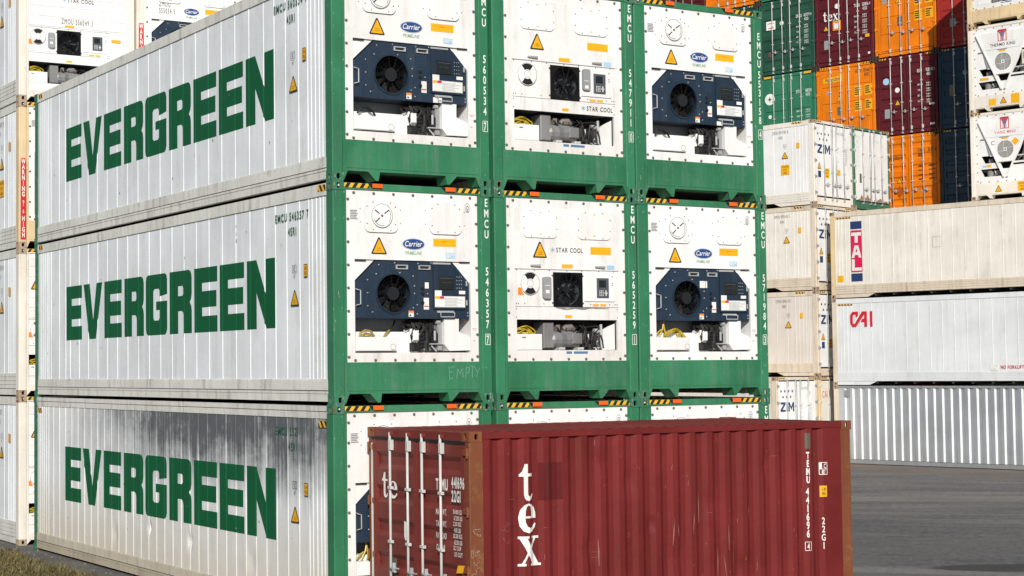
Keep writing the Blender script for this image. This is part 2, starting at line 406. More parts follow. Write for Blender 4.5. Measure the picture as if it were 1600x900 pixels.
def perf():
    g = NG('perforated_navy'); s = g.sep()
    a = g.math('FRACT', g.math('MULTIPLY', s[0], 38.0)); b = g.math('FRACT', g.math('MULTIPLY', s[2], 38.0))
    da = g.math('ABSOLUTE', g.math('SUBTRACT', a, 0.5)); db = g.math('ABSOLUTE', g.math('SUBTRACT', b, 0.5))
    k = g.math('LESS_THAN', g.math('ADD', g.math('MULTIPLY', da, da), g.math('MULTIPLY', db, db)), 0.09)
    g.link(g.mix(k, (0.018, 0.04, 0.075, 1), (0.005, 0.006, 0.008, 1)), g.b.inputs['Base Color'])
    return g.m
m_perf = perf()

# ------------------------------------------------------------------ ground
def ground_z(x): 
    t = min(1.0, max(0.0, (x - 12.0) / 14.0)); return 0.09 * t * t * (3 - 2 * t)
def asphalt():
    g = NG('asphalt'); co = g.raw
    big = g.noise((0.16, 0.5, 1), 1.0, 6, 0.6, co=co)
    rot = g.t.nodes.new('ShaderNodeMapping'); g.link(co, rot.inputs[0]); rot.inputs['Rotation'].default_value = (0, 0, R(48))
    smear = g.noise((0.14, 0.62, 1), 1.0, 14, 0.82, co=rot.outputs[0])
    scuff = g.noise((0.05, 0.33, 1), 1.0, 8, 0.7, co=rot.outputs[0])
    patch = g.noise((7.0, 2.6, 1), 1.0, 10, 0.9, co=rot.outputs[0])
    fine = g.noise((1, 1, 1), 7, 8, 0.8, co=co)
    grain = g.noise((1, 1, 1), 34, 5, 0.8, co=co)
    c = g.mix(g.ramp(big, 0.3, 0.7), (0.112, 0.110, 0.109, 1), (0.146, 0.139, 0.130, 1))
    c = g.mix(g.ramp(scuff, 0.50, 0.62, 0, 0.9), c, (0.26, 0.24, 0.212, 1))
    c = g.mix(g.ramp(smear, 0.50, 0.66, 0, 0.75), c, (0.215, 0.206, 0.192, 1))
    c = g.mix(g.ramp(smear, 0.47, 0.32, 0, 0.75), c, (0.06, 0.058, 0.057, 1))
    c = g.mix(g.ramp(patch, 0.51, 0.66, 0, 0.75), c, (0.27, 0.26, 0.24, 1))
    c = g.mix(g.ramp(patch, 0.48, 0.34, 0, 0.7), c, (0.048, 0.047, 0.046, 1))
    c = g.mix(g.ramp(fine, 0.52, 0.72, 0, 0.4), c, (0.22, 0.213, 0.20, 1))
    c = g.mix(g.ramp(grain, 0.60, 0.75, 0, 0.5), c, (0.36, 0.35, 0.33, 1))
    c = g.mix(g.ramp(grain, 0.42, 0.28, 0, 0.6), c, (0.03, 0.03, 0.03, 1))
    # rust-brown wash in front of the far stack (runs along it)
    s = g.sep(); 
    ax = g.math('ADD', g.math('MULTIPLY', g.math('SUBTRACT', s[0], 31.007), 0.9703), g.math('MULTIPLY', g.math('SUBTRACT', s[1], 22.731), 0.2419))
    k = g.math('MULTIPLY', g.math('MULTIPLY', g.ramp(ax, -5.5, -0.6), g.ramp(ax, 0.5, 0.2)), g.ramp(g.noise((0.5, 0.5, 1), 1.0, 6, 0.7, co=co), 0.3, 0.65, 0.15, 0.85))
    c = g.mix(k, c, (0.165, 0.115, 0.085, 1))
    # dark ragged-edged patch beside the red box
    def blob(x, y, rx, ry, a):
        ca, sa = math.cos(a), math.sin(a)
        dx = g.math('SUBTRACT', s[0], x); dy = g.math('SUBTRACT', s[1], y)
        p = g.math('DIVIDE', g.math('ADD', g.math('MULTIPLY', dx, ca), g.math('MULTIPLY', dy, sa)), rx)
        q = g.math('DIVIDE', g.math('SUBTRACT', g.math('MULTIPLY', dy, ca), g.math('MULTIPLY', dx, sa)), ry)
        r2 = g.math('ADD', g.math('MULTIPLY', p, p), g.math('MULTIPLY', q, q))
        r2 = g.math('ADD', r2, g.math('MULTIPLY', g.math('SUBTRACT', g.noise((1, 1, 1), 3.0, 6, 0.7, co=co), 0.5), 0.9))
        return g.ramp(r2, 1.08, 0.82)
    st = blob(12.85, -0.05, 1.6, 0.55, R(-32))
    c = g.mix(g.math('MULTIPLY', st, 0.93), c, (0.010, 0.010, 0.010, 1))
    # soil beside the left-hand row
    k = g.math('MULTIPLY', g.ramp(s[0], 0.1, -0.75), g.ramp(g.noise((1, 1, 1), 1.2, 7, 0.7, co=co), 0.3, 0.6, 0.35, 0.95))
    c = g.mix(k, c, (0.062, 0.056, 0.042, 1))
    g.link(c, g.b.inputs['Base Color']); g.link(g.ramp(st, 0, 1, 0.85, 0.5), g.b.inputs['Roughness'])
    g.b.inputs['Specular IOR Level'].default_value = 0.25
    h = g.math('ADD', g.math('MULTIPLY', fine, 0.6), g.math('MULTIPLY', grain, 0.5))
    g.bump(h, 0.9, 0.02)
    return g.m
def _ground(m):
    xs = [-900, -60, -20, 0, 12, 14, 16, 18, 20, 22, 24, 26, 40, 80, 900]; ys = [-900, -40, 0, 40, 80, 900]
    n = len(xs)
    m.add([(x, y, ground_z(x)) for y in ys for x in xs], [(j * n + i, j * n + i + 1, (j + 1) * n + i + 1, (j + 1) * n + i) for j in range(len(ys) - 1) for i in range(n - 1)])
go = obj('ground', mesh('ground', _ground), asphalt()); go['kind'] = 'structure'; go['label'] = 'grey worn asphalt yard with pale scuffs and a dark patch'

# grass verge beside the rows
def grass_mat():
    g = NG('dry_grass')
    n = g.noise(sc=2.5, det=5, co=g.raw); n2 = g.noise(sc=22, det=2, co=g.raw)
    c = g.mix(g.ramp(n, 0.35, 0.65), (0.045, 0.045, 0.014, 1), (0.18, 0.14, 0.045, 1))
    c = g.mix(g.ramp(n2, 0.45, 0.75), c, (0.30, 0.24, 0.11, 1))
    g.link(c, g.b.inputs['Base Color']); g.b.inputs['Roughness'].default_value = 0.7
    return g.m
def _grass(m):
    rnd = random.Random(3)
    def dens(x, y):
        return -0.86 + 0.22 * math.sin(y * 1.3) * math.sin(y * 0.7 + 1) + 0.1 * math.sin(y * 4.1)
    for i in range(26000):
        y = rnd.uniform(5.5, 14.5); x = -0.62 - abs(rnd.gauss(0, 1)) * 0.9
        cl = math.sin(x * 7.1 + 3 * math.sin(y * 2.3)) * math.sin(y * 5.3 + 2 * math.sin(x * 3.1))
        if x > dens(x, y) + rnd.gauss(0, 0.08) or x < -3.2 or (cl < -.25 and rnd.random() < .75): continue
        h = rnd.uniform(0.03, 0.17) * (1 + .5 * max(0, cl)) * (0.8 if x > -1.0 else 1.25); a = rnd.uniform(0, 6.283); b = rnd.uniform(0.25, 1.1) * h; wd = rnd.uniform(0.004, 0.009)
        ca, sa = math.cos(a), math.sin(a); px, py = -sa * wd, ca * wd
        m.add([(x - px, y - py, 0), (x + px, y + py, 0), (x + ca * b * .35 + px * .8, y + sa * b * .35 + py * .8, h * .6), (x + ca * b * .35 - px * .8, y + sa * b * .35 - py * .8, h * .6), (x + ca * b, y + sa * b, h)],
              [(0, 1, 2, 3), (3, 2, 4)])
gr = obj('grass', mesh('grass', _grass), grass_mat()); gr['kind'] = 'stuff'; gr['label'] = 'strip of dry yellowish grass beside the white containers'; gr['category'] = 'grass'
# small stones scattered along the verge
def _stones(m):
    rnd = random.Random(5)
    for i in range(70):
        y = rnd.uniform(4, 13); x = -0.05 - rnd.random() * 0.85; r = rnd.uniform(0.006, 0.02)
        m.tube([(x, y, -0.002), (x + r * .2, y, r * .7), (x + r * .2, y + r * .1, r * 1.1)], [r, r * .9, r * .4], 5)
st = obj('gravel', mesh('gravel', _stones), paint('pale_stone', (0.24, 0.22, 0.19, 1), dirt=0.4, wave=0)); st['kind'] = 'stuff'; st['category'] = 'gravel'; st['label'] = 'loose pale stones on the soil beside the grass strip'

# ------------------------------------------------------------------ container pieces
def mirror_x(m, fn, width=W):
    t = MB(); fn(t); m.add([(width - x, y, z) for x, y, z in t.v], [f[::-1] for f in t.f])
def mirror_y(m, fn, ln):
    t = MB(); fn(t); m.add([(x, ln - y, z) for x, y, z in t.v], [f[::-1] for f in t.f])
def casting_fn(fx, fy, fz, ln, ht):
    CX, CY, CZ = 0.162, 0.178, 0.118
    def fn(m):
        v, f = [], []
        def ring(to3, a0, a1, b0, b1, ha, hb, ca, cb, depth):
            per = []
            for (p, q) in (((a0, b0), (a1, b0)), ((a1, b0), (a1, b1)), ((a1, b1), (a0, b1)), ((a0, b1), (a0, b0))):
                for i in range(4): per.append((p[0] + (q[0] - p[0]) * i / 4, p[1] + (q[1] - p[1]) * i / 4))
            n = len(per); base = len(v)
            ov = []
            for (p, q) in per:
                t = math.atan2((q - cb) / (b1 - b0), (p - ca) / (a1 - a0))
                ov.append((ca + ha * math.cos(t), cb + max(-hb * .8, min(hb * .8, hb * 1.15 * math.sin(t)))))
            for p in per: v.append(to3(p[0], p[1], 0))
            for p in ov: v.append(to3(p[0], p[1], 0))
            for p in ov: v.append(to3(p[0], p[1], depth))
            for i in range(n):
                j = (i + 1) % n
                f.append((base + i, base + j, base + n + j, base + n + i)); f.append((base + n + i, base + n + j, base + 2 * n + j, base + 2 * n + i))
        zc = CZ / 2
        ring(lambda a, b, d: (a, d, b), 0, CX, 0, CZ, 0.027, 0.044, 0.088, zc, 0.025)
        ring(lambda a, b, d: (d, a, b), 0, CY, 0, CZ, 0.024, 0.042, 0.098, zc, 0.025)
        b = len(v)
        v.extend([(0, 0, 0), (CX, 0, 0), (CX, CY, 0), (0, CY, 0), (0, 0, CZ), (CX, 0, CZ), (CX, CY, CZ), (0, CY, CZ)])
        f.extend([(b, b + 1, b + 2, b + 3), (b + 4, b + 5, b + 6, b + 7), (b + 1, b + 2, b + 6, b + 5), (b + 2, b + 3, b + 7, b + 6)])
        q = []
        for x, y, z in v:
            if fz: z = CZ - z
            z = z + (ht - CZ if fz else 0)
            q.append((W - x if fx else x, ln - y if fy else y, z))
        m.add(q, f)
    return fn
def castings(root, mat, ln=L, ht=H, mats=None):
    for fx in (0, 1):
        for fy in (0, 1):
            for fz in (0, 1):
                part(root, 'corner_casting', ('casting', fx, fy, fz, ln, ht), casting_fn(fx, fy, fz, ln, ht), mat)
def post_fn(fx, fy, ln, ht, flange=True, wd=0.160):
    def base(m):
        z0, z1 = 0.118, ht - 0.118
        pts = [(0.007, 0.02), (0.02, 0.007), (wd - .008, 0.007), (wd, 0.015), (wd, 0.19), (0.007, 0.19)]
        n = 6
        m.add([(x, y, z0) for x, y in pts] + [(x, y, z1) for x, y in pts], [(i, (i + 1) % n, n + (i + 1) % n, n + i) for i in range(n)])
        if flange: m.box(wd, 0.209, 0.020, 0.10, 0.14, ht - 0.03)
    def fn(m):
        t = MB(); base(t)
        m.add([(W - x if fx else x, ln - y if fy else y, z) for x, y, z in t.v], t.f)
    return fn
def posts(root, mat, ln=L, ht=H, flange=True, back=None):
    for fy in (0, 1):
        for fx in (0, 1):
            part(root, 'corner_post', ('post', fx, fy, ln, ht, flange), post_fn(fx, fy, ln, ht, flange), (back or mat) if fy else mat)
RIBS_A = [0.30, 0.39, 0.50, 0.62, 0.72, 0.99, 1.38, 1.73] + [2.07 + 0.478 * i for i in range(18)] + [10.45, 10.79, 11.26, 11.40, 11.50, 11.62, 11.74, 11.86]
RIBS_B = [0.30, 0.39, 0.50, 0.62, 0.72] + [1.02 + 0.335 * i for i in range(31)] + [11.35, 11.48, 11.62, 11.74, 11.86]
RIBS_C = [0.32, 0.45, 0.58, 0.72, 0.86] + [1.18 + 0.415 * i for i in range(25)] + [11.48, 11.62, 11.76, 11.88]
XSIDE = 0.022
def rib_profile(ribs, h=None):
    h = h or (0.006 if ribs is RIBS_C else 0.0075)
    p = [(0.185, 0.0)]
    for y in ribs: p += [(y - 0.016, 0), (y - 0.005, h), (y + 0.005, h), (y + 0.016, 0)]
    return p + [(L - 0.185, 0.0)]
def prof_at(p, y):
    for (a, da), (b, db) in zip(p, p[1:]):
        if a <= y <= b: return da + (db - da) * (y - a) / max(1e-9, b - a)
    return 0.0
def dented(m, prof, z0, z1, to3, dents):
    ys = sorted(set([y for y, _ in prof] + [dy + q * r for dy, dz, r, dp in dents for q in (-1, -.66, -.33, 0, .33, .66, 1)]))
    zs = sorted(set([z0, z1] + [dz + q * r for dy, dz, r, dp in dents for q in (-1.4, -1, -.66, -.33, 0, .33, .66, 1, 1.4)]))
    zs = [z for z in zs if z0 <= z <= z1]
    def off(y, z):
        return sum(dp * math.exp(-3.2 * (((y - dy) / r) ** 2 + ((z - dz) / (1.4 * r)) ** 2)) for dy, dz, r, dp in dents)
    n = len(ys)
    m.add([to3(prof_at(prof, y), off(y, z), y, z) for z in zs for y in ys], [(j * n + i, (j + 1) * n + i, (j + 1) * n + i + 1, j * n + i + 1) for j in range(len(zs) - 1) for i in range(n - 1)])
def rib_panel_fn(ribs, z0, z1, right):
    def base(m):
        p = rib_profile(ribs); n = len(p)
        if ribs is RIBS_B: return dented(m, p, z0, z1, lambda d, o, y, z: (XSIDE - d + o, y, z), [(6.35, .84, .11, .035), (4.72, .76, .13, .04), (7.9, .62, .2, .02), (2.5, .66, .22, .018)])
        m.add([(XSIDE - d, y, z0) for y, d in p] + [(XSIDE - d, y, z1) for y, d in p], [(i, n + i, n + i + 1, i + 1) for i in range(n - 1)])
    return (lambda m: mirror_x(m, base)) if right else base
def rail_fn(kind, right):
    def base(m):
        y0, y1 = 0.18, L - 0.18
        if kind == 'top':
            m.box(0.006, 0.10, y0, y1, 2.722, 2.880)
        elif kind == 'top2':                     # rounded upper lip above a grooved band
            m.box(0.004, 0.10, y0, y1, 2.812, 2.880); m.box(0.012, 0.10, y0, y1, 2.716, 2.802); m.box(0.05, 0.10, y0, y1, 2.80, 2.815)
        elif kind == 'mid':
            m.box(0.006, 0.10, y0, y1, 0.188, 0.318); m.box(0.014, 0.10, y0, y1, 0.318, 0.335)
        elif kind == 'low':
            m.box(0.004, 0.09, y0, y1, 0.142, 0.174); m.box(0.010, 0.09, y0, y1, 0.040, 0.140); m.box(0.05, 0.09, y0, y1, 0.17, 0.19)
        elif kind == 'ridged':
            for k in range(4): m.box(0.006, 0.10, y0, y1, 0.150 + k * 0.076, 0.150 + k * 0.076 + 0.066)
            m.box(0.016, 0.10, y0, y1, 0.14, 0.45)
        elif kind in ('ends0', 'ends1'):
            for q in (int(kind[-1]),):
                pts = [(y0, 0.02), (1.35, 0.02), (1.62, 0.135), (y0, 0.135)]
                if q: pts = [(L - a, b) for a, b in pts]
                n = 4
                m.add([(0.008, a, b) for a, b in pts] + [(0.05, a, b) for a, b in pts], [(i, (i + 1) % n, n + (i + 1) % n, n + i) for i in range(n)] + [(0, 1, 2, 3), (7, 6, 5, 4)])
    return (lambda m: mirror_x(m, base)) if right else base
def body(root, side, rail, roof, ribs=RIBS_A, rkey='A', tops='top', low='evergreen', rail_low=None, rail_mid=None, under=m_under):
    z0 = 0.325 if low == 'evergreen' else 0.445
    for rt in (0, 1):
        part(root, 'side_panel', ('side', rkey, z0, rt), rib_panel_fn(ribs, z0, 2.735, rt), side)
        part(root, 'top_rail', ('rail', tops, rt), rail_fn(tops, rt), rail)
        if low == 'evergreen':
            part(root, 'bottom_rail', ('rail', 'mid', rt), rail_fn('mid', rt), rail_mid or rail)
            part(root, 'bottom_rail', ('rail', 'low', rt), rail_fn('low', rt), rail_low or rail)
        else:
            part(root, 'bottom_rail', ('rail', 'ridged', rt), rail_fn('ridged', rt), rail)
            for q in (0, 1): part(root, 'rail_foot', ('rail', 'ends', rt, q), rail_fn('ends%d' % q, rt), rail)
    part(root, 'roof', 'reefer_roof', lambda m: m.box(0.10, W - 0.10, 0.03, L - 0.03, 2.83, 2.872), roof)
    def fl(m):
        m.box(0.10, W - 0.10, 0.05, L - 0.05, 0.145, 0.20)
        for k in range(1, 18):
            y = k * 0.66
            if 1.5 < y < 10.7: m.box(0.06, W - 0.06, y, y + 0.05, 0.06, 0.15)
    part(root, 'floor_frame', 'reefer_floor', fl, under)
def back_plain(root, mat, bar):
    """plain door leaves on the far end"""
    for k in (0, 1):
        part(root, 'door', ('back_door', k), lambda m, k=k: m.box(0.165 + k * 1.06, 1.213 + k * 1.06, L - 0.06, L - 0.012, 0.30, 2.76), mat)
    part(root, 'end_sill', 'back_sill', lambda m: m.box(0.162, W - 0.162, L - 0.15, L - 0.006, 0.02, 0.29), bar)
    part(root, 'end_header', 'back_header', lambda m: m.box(0.162, W - 0.162, L - 0.15, L - 0.006, 2.77, 2.88), bar)

# ------------------------------------------------------------------ machinery ends
SILL = [(0.162, 0.545), (0.162, 0.0), (0.180, 0.02), (0.232, 0.137), (0.535, 0.137), (0.650, 0.02), (0.692, 0.02), (0.715, 0.137),
        (1.722, 0.137), (1.745, 0.02), (1.788, 0.02), (1.903, 0.137), (2.206, 0.137), (2.258, 0.02), (2.276, 0.0), (2.276, 0.545)]
def sill_fn(m):
    m.plate([SILL], 0.012, 0.020)
    m.box(0.209, 2.229, 0.006, 0.014, 0.175, 0.475)                      # proud face of the sill beam
    m.box(0.165, 2.273, 0.02, 0.16, 0.24, 0.545)
    m.box(0.162, 2.276, 0.02, 0.30, 0.139, 0.15)
    for a, b in (((0.232, 0.137), (0.180, 0.02)), ((0.535, 0.137), (0.650, 0.02)), ((0.715, 0.137), (0.692, 0.02)), ((1.722, 0.137), (1.745, 0.02)), ((1.903, 0.137), (1.788, 0.02)), ((2.206, 0.137), (2.258, 0.02))):
        m.add([(a[0], 0.012, a[1]), (b[0], 0.012, b[1]), (b[0], 0.26, b[1]), (a[0], 0.26, a[1])], [(0, 1, 2, 3)])
def low_sill(m):
    m.prism([(0.162, 0.232), (0.162, 0.0), (0.18, 0.02), (0.25, 0.10), (2.19, 0.10), (2.258, 0.02), (2.276, 0.0), (2.276, 0.232)], .012, .10)
def end_frame(root, mat, haz_rects=((0.178, 0.545), (1.893, 2.262)), markers=True, hz=m_haz, low=False):
    part(root, 'end_sill', 'low_sill' if low else 'end_sill', low_sill if low else sill_fn, mat)
    part(root, 'end_header', 'end_header', lambda m: m.box(0.162, W - 0.162, 0.014, 0.12, 2.792, 2.878), mat)
    for a, b in haz_rects:
        decal(root, 'hazard_marking', D2().rect(a, 2.815, b, 2.874), on_end(0.011), hz, key=('haz', a, b))
    if markers:
        for a in (0.59, 1.712):
            part(root, 'lift_marker', ('marker', a), lambda m, a=a: m.bbox(a, a + 0.152, -0.014, 0.014, 2.818, 2.876, 0.006), m_orange)
            s = -1 if a < 1 else -1
            part(root, 'marker_wedge', ('wedge', a), lambda m, a=a: m.prism([(a - 0.002, 2.82), (a - 0.002, 2.874), (a - 0.06, 2.874)], -0.004, 0.013), m_black)
def bolts_fn(pts, y, r=0.021, h=0.020):
    def fn(m):
        for x, z in pts: m.dome(x, y, z, r, h)
    return fn
def frame_bolts():
    P = [(0.324 + 0.2985 * i, 2.752) for i in range(7)] + [(0.330 + 0.2985 * i, 0.572) for i in range(7)]
    zs = [2.665, 2.405, 2.108, 1.808, 1.510, 1.208, 0.909, 0.614]
    return P + [(0.236, z) for z in zs] + [(2.207, z) for z in zs]
YP = 0.030                                                                 # plane of the white end panel
def rrect(x0, z0, x1, z1, r=0.07, n=4):
    P = []
    for cx, cz, a in ((x1 - r, z1 - r, 0), (x0 + r, z1 - r, 90), (x0 + r, z0 + r, 180), (x1 - r, z0 + r, 270)):
        for i in range(n + 1): t = R(a + 90 * i / n); P.append((cx + r * math.cos(t), cz + r * math.sin(t)))
    return P
def circ(cx, cz, r, n=28): return [(cx + r * math.cos(6.28318 * i / n), cz + r * math.sin(6.28318 * i / n)) for i in range(n)]
def triangle_sign(root, x, z, wd, ht, fn, key, border=m_print):
    s = decal(root, 'warning_triangle', D2().poly([(x - wd / 2, z), (x + wd / 2, z), (x + wd * .06, z + ht), (x - wd * .06, z + ht)]), fn, border, key=(key, 'tb'))
    g = lambda a, b: tuple(fn(a, b)[i] for i in range(3))
    return s
def tri_pair(root, x, z, wd, ht, mapper, off, key):
    """black-bordered triangle with amber face; mapper(off) gives the print mapping at that stand-off"""
    t = part(root, 'warning_triangle', (key, 'b'), lambda m: m.print_(D2().poly([(x - wd / 2, z + .012), (x - wd / 2 + .012, z), (x + wd / 2 - .012, z), (x + wd / 2, z + .012), (x + wd * .05, z + ht), (x - wd * .05, z + ht)]), mapper(off)), m_print)
    part(t, 'triangle_face', (key, 'f'), lambda m: m.print_(D2().poly([(x - wd * .39, z + ht * .085), (x + wd * .39, z + ht * .085), (x + wd * .02, z + ht * .88), (x - wd * .02, z + ht * .88)]), mapper(off * 1.6)), m_amber)
    part(t, 'print', (key, 'p'), lambda m: m.print_(D2().rect(x - wd * .13, z + ht * .34, x + wd * .13, z + ht * .37).rect(x - wd * .16, z + ht * .22, x + wd * .16, z + ht * .25), mapper(off * 2.2)), paint('brown_print', (0.35, 0.14, 0.01, 1), dirt=0, wave=0))
    return t
END = lambda off: on_end(YP - off)
def hatch(root, x0, z0, x1, z1, key, bolts=True, mat=m_white_new, th=0.022):
    def fn(m):
        m.plate([rrect(x0, z0, x1, z1, 0.085)], YP - th, YP + 0.004)
    h = part(root, 'access_hatch', (key, 'hatch'), fn, mat)
    if bolts:
        dx, dz = x1 - x0, z1 - z0
        P = [(x0 + dx * a, z1 - .03) for a in (.26, .78)] + [(x0 + dx * a, z0 + .03) for a in (.26, .78)] + [(x0 + .04, z0 + dz * a) for a in (.26, .8)] + [(x1 - .04, z0 + dz * a) for a in (.26, .8)]
        part(h, 'hatch_bolts', (key, 'hb'), bolts_fn(P, YP - th, 0.009, 0.008), m_bolt, stuff=True)
        P = [(x0 - .05, z0 + dz * a) for a in (.3, .72)] + [(x1 + .05, z0 + dz * a) for a in (.3, .72)]
        part(h, 'hatch_bolts', (key, 'hb2'), bolts_fn(P, YP, 0.008, 0.007), m_bolt, stuff=True)
    return h
def vent_disc(parent, x, z, r, y, key, open_=False):
    d = part(parent, 'vent_disc', (key, 'vd'), lambda m: m.plate([circ(x, z, r)], y - 0.014, y), m_white_new)
    if open_:
        for k, a in enumerate((52, 232)):
            part(d, 'vent_opening', (key, 'vo', k), lambda m, a=a: m.print_(D2().ring(x, z, r * .42, r * .93, 8, 1.0, R(a), R(a + 76)), on_end(y - 0.016)), m_black)
        part(d, 'rim_line', (key, 'rl'), lambda m: m.print_(D2().ring(x, z, r * .97, r * 1.0, 28), on_end(y - 0.0155)), m_print)
        part(d, 'hub_line', (key, 'hl'), lambda m: m.print_(D2().ring(x, z, r * .30, r * .33, 16), on_end(y - 0.0155)), m_grey_print)
    else:
        part(d, 'rim_line', (key, 'rl'), lambda m: m.print_(D2().ring(x, z, r * .955, r, 28), on_end(y - 0.0155)), m_grey_print)
        dd = D2().ring(x, z, r * .80, r * .84, 8, 1.0, R(-38), R(38)).ring(x, z, r * .80, r * .84, 8, 1.0, R(205), R(285))
        for a in (36, 146, 222):
            c, s = math.cos(R(a)), math.sin(R(a)); n = (-s * .008, c * .008)
            dd.poly([(x + c * r * .28 - n[0], z + s * r * .28 - n[1]), (x + c * r * .28 + n[0], z + s * r * .28 + n[1]), (x + c * r * .8 + n[0], z + s * r * .8 + n[1]), (x + c * r * .8 - n[0], z + s * r * .8 - n[1])])
        part(d, 'vent_slots', (key, 'vs'), lambda m: m.print_(dd, on_end(y - 0.0158)), m_print)
        part(d, 'pivot_bolt', (key, 'pb'), bolts_fn([(x, z)], y - 0.014, 0.017, 0.018), m_bolt)
    return d
def text_lines(x0, z0, x1, z1, n, seed=0):
    d = D2(); rnd = random.Random(seed)
    for i in range(n):
        z = z1 - (z1 - z0) * (i + .5) / n; h = (z1 - z0) / n * .28
        d.rect(x0, z - h, x0 + (x1 - x0) * rnd.uniform(.6, 1), z + h)
    return d
def coil(m, x, y, z, r, n, th, rnd, sq=0.55):
    for k in range(n):
        rr = r * rnd.uniform(.75, 1.1); ox, oz = rnd.uniform(-.04, .04), rnd.uniform(-.02, .03); ph = rnd.uniform(0, 1)
        P = [(x + ox + rr * math.cos(R(a)), y + 0.05 * math.sin(R(a * 2) + ph), z + oz + rr * sq * math.sin(R(a))) for a in range(0, 361, 24)]
        m.tube(P, th, 5, caps=False)
def label_plate(parent, name, key, rects, y, mat=m_white_print):
    d = D2()
    for r in rects: d.rect(*r)
    return part(parent, name, key, lambda m: m.print_(d, on_end(y)), mat)

def carrier_end(root, key='car', cable='ochre', logo=True, tri=True, panel=m_white_end, disc=True, name='Carrier'):
    ox0, ox1, oz0, oz1 = 0.332, 2.108, 0.667, 1.885
    outer = [(0.207, 0.54), (2.231, 0.54), (2.231, 2.792), (0.207, 2.792)]
    hole = [(ox0, oz0), (ox1, oz0), (ox1, oz1), (ox0, oz1)]
    p = part(root, 'end_panel', 'car_panel', lambda m: m.plate([outer, hole], YP, 0.06), panel)
    part(root, 'panel_bolts', 'frame_bolts', bolts_fn(frame_bolts(), YP), m_bolt, stuff=True)
    def lining(m):
        y = 0.45
        v = [(ox0, 0.06, oz0), (ox1, 0.06, oz0), (ox1, 0.06, oz1), (ox0, 0.06, oz1), (ox0, y, oz0), (ox1, y, oz0), (ox1, y, oz1), (ox0, y, oz1)]
        m.add(v, [(0, 1, 5, 4), (1, 2, 6, 5), (2, 3, 7, 6), (3, 0, 4, 7), (4, 5, 6, 7)])
    part(root, 'machinery_recess', 'car_lining', lining, m_white_new)
    hatch(root, 0.470, 2.244, 0.978, 2.665, 'carL')
    h = hatch(root, 1.462, 2.246, 1.972, 2.675, 'carR')
    if disc: vent_disc(root, 0.728, 2.462, 0.160, YP - 0.022, 'carD')
    if tri: tri_pair(root, 0.697, 1.957, 0.236, 0.22, END, 0.003, 'carT')
    if logo:
        o = part(root, 'maker_logo', 'car_logo', lambda m: m.print_(D2().disc(1.223, 2.103, 0.176, 0.078, 26), END(0.003)), flat('logo_rim', (0.45, 0.5, 0.62, 1)))
        part(o, 'logo_field', 'car_logo2', lambda m: m.print_(D2().disc(1.223, 2.103, 0.162, 0.068, 26), END(0.0045)), m_carrier)
        part(o, 'lettering', 'car_logo3', lambda m: m.print_(D2().text('Carrier', 1.215, 2.073, 0.068, 0.82, 1, 0.08, 0.22, 'C'), END(0.006)), m_white_print)
        part(root, 'product_lettering', 'car_prime', lambda m: m.print_(D2().text('PRIMELINE', 1.215, 1.964, 0.042, 0.86, 1, 0.1, 0.25, 'C'), END(0.003)), flat('faded_green_print', (0.18, 0.36, 0.22, 1)))
    y_ = part(root, 'caution_label', 'car_yel', lambda m: m.print_(D2().rect(1.528, 2.082, 1.886, 2.188), END(0.003)), m_amber)
    part(y_, 'print', 'car_yelp', lambda m: m.print_(D2().rect(1.67, 2.145, 1.74, 2.15).rect(1.55, 2.152, 1.86, 2.1535), END(0.0045)), paint('brown_print', (0.35, 0.14, 0.01, 1), dirt=0, wave=0))
    b_ = part(root, 'notice_label', 'car_blue', lambda m: m.print_(D2().rect(1.722, 1.927, 1.865, 2.0), END(0.003)), m_blue_st)
    part(b_, 'print', 'car_bluep', lambda m: m.print_(text_lines(1.73, 1.935, 1.855, 1.99, 4, 2), END(0.0045)), m_white_print)
    part(root, 'stencil_print', 'car_small', lambda m: m.print_(text_lines(0.27, 2.40, 0.42, 2.53, 6, 4), END(0.003)), m_grey_print)
    part(root, 'approval_seal', 'car_seal', lambda m: m.print_(D2().ring(2.075, 2.615, 0.058, 0.066, 20, 0.62).ring(2.075, 2.615, 0.018, 0.034, 9, 0.62).rect(2.055, 2.565, 2.095, 2.575), END(0.003)), m_grey_print)
    part(root, 'red_mark', 'car_redm', lambda m: m.print_(D2().rect(2.125, 0.985, 2.205, 0.989).rect(2.135, 0.965, 2.195, 0.968).rect(2.135, 0.82, 2.175, 0.826), END(0.003)), m_red_print)
    part(root, 'panel_slot', 'car_slots', lambda m: m.box(ox0 + 0.0, 0.50, YP - 0.003, YP + 0.01, 1.868, 1.886).box(1.94, 2.10, YP - 0.003, YP + 0.01, 1.874, 1.888), m_black)
    # ---- housing
    HY = 0.045
    hp = [(0.345, 1.118), (2.095, 1.118), (2.095, 1.585), (1.815, 1.872), (0.655, 1.872), (0.345, 1.588)]
    fc = (0.918, 1.448); fr = 0.272
    def housing(m):
        m.plate([hp, circ(*fc, fr)], HY, 0.40)
        m.box(1.262, 1.268, HY - 0.004, HY, 1.12, 1.87)
    hs = part(root, 'condenser_housing', 'car_housing', housing, m_navy)
    part(hs, 'bolt_heads', 'car_hbolts', bolts_fn([(0.70 + 0.0, 1.82), (0.66, 1.70), (0.53, 1.62), (0.53, 1.45), (0.53, 1.28), (0.60, 1.20), (1.22, 1.68), (1.24, 1.55), (1.24, 1.45), (1.22, 1.26), (1.02, 1.72), (0.94, 1.85), (1.3, 1.85), (1.28, 1.18), (1.28, 1.3), (2.07, 1.2), (2.07, 1.16), (1.50, 1.86), (1.75, 1.86), (1.44, 1.45)], HY, 0.010, 0.008), m_steel, stuff=True)
    part(hs, 'fan_shroud', 'car_shroud', lambda m: m.plate([circ(*fc, fr), circ(*fc, fr - 0.022)], HY - 0.012, HY + 0.02), m_navy2)
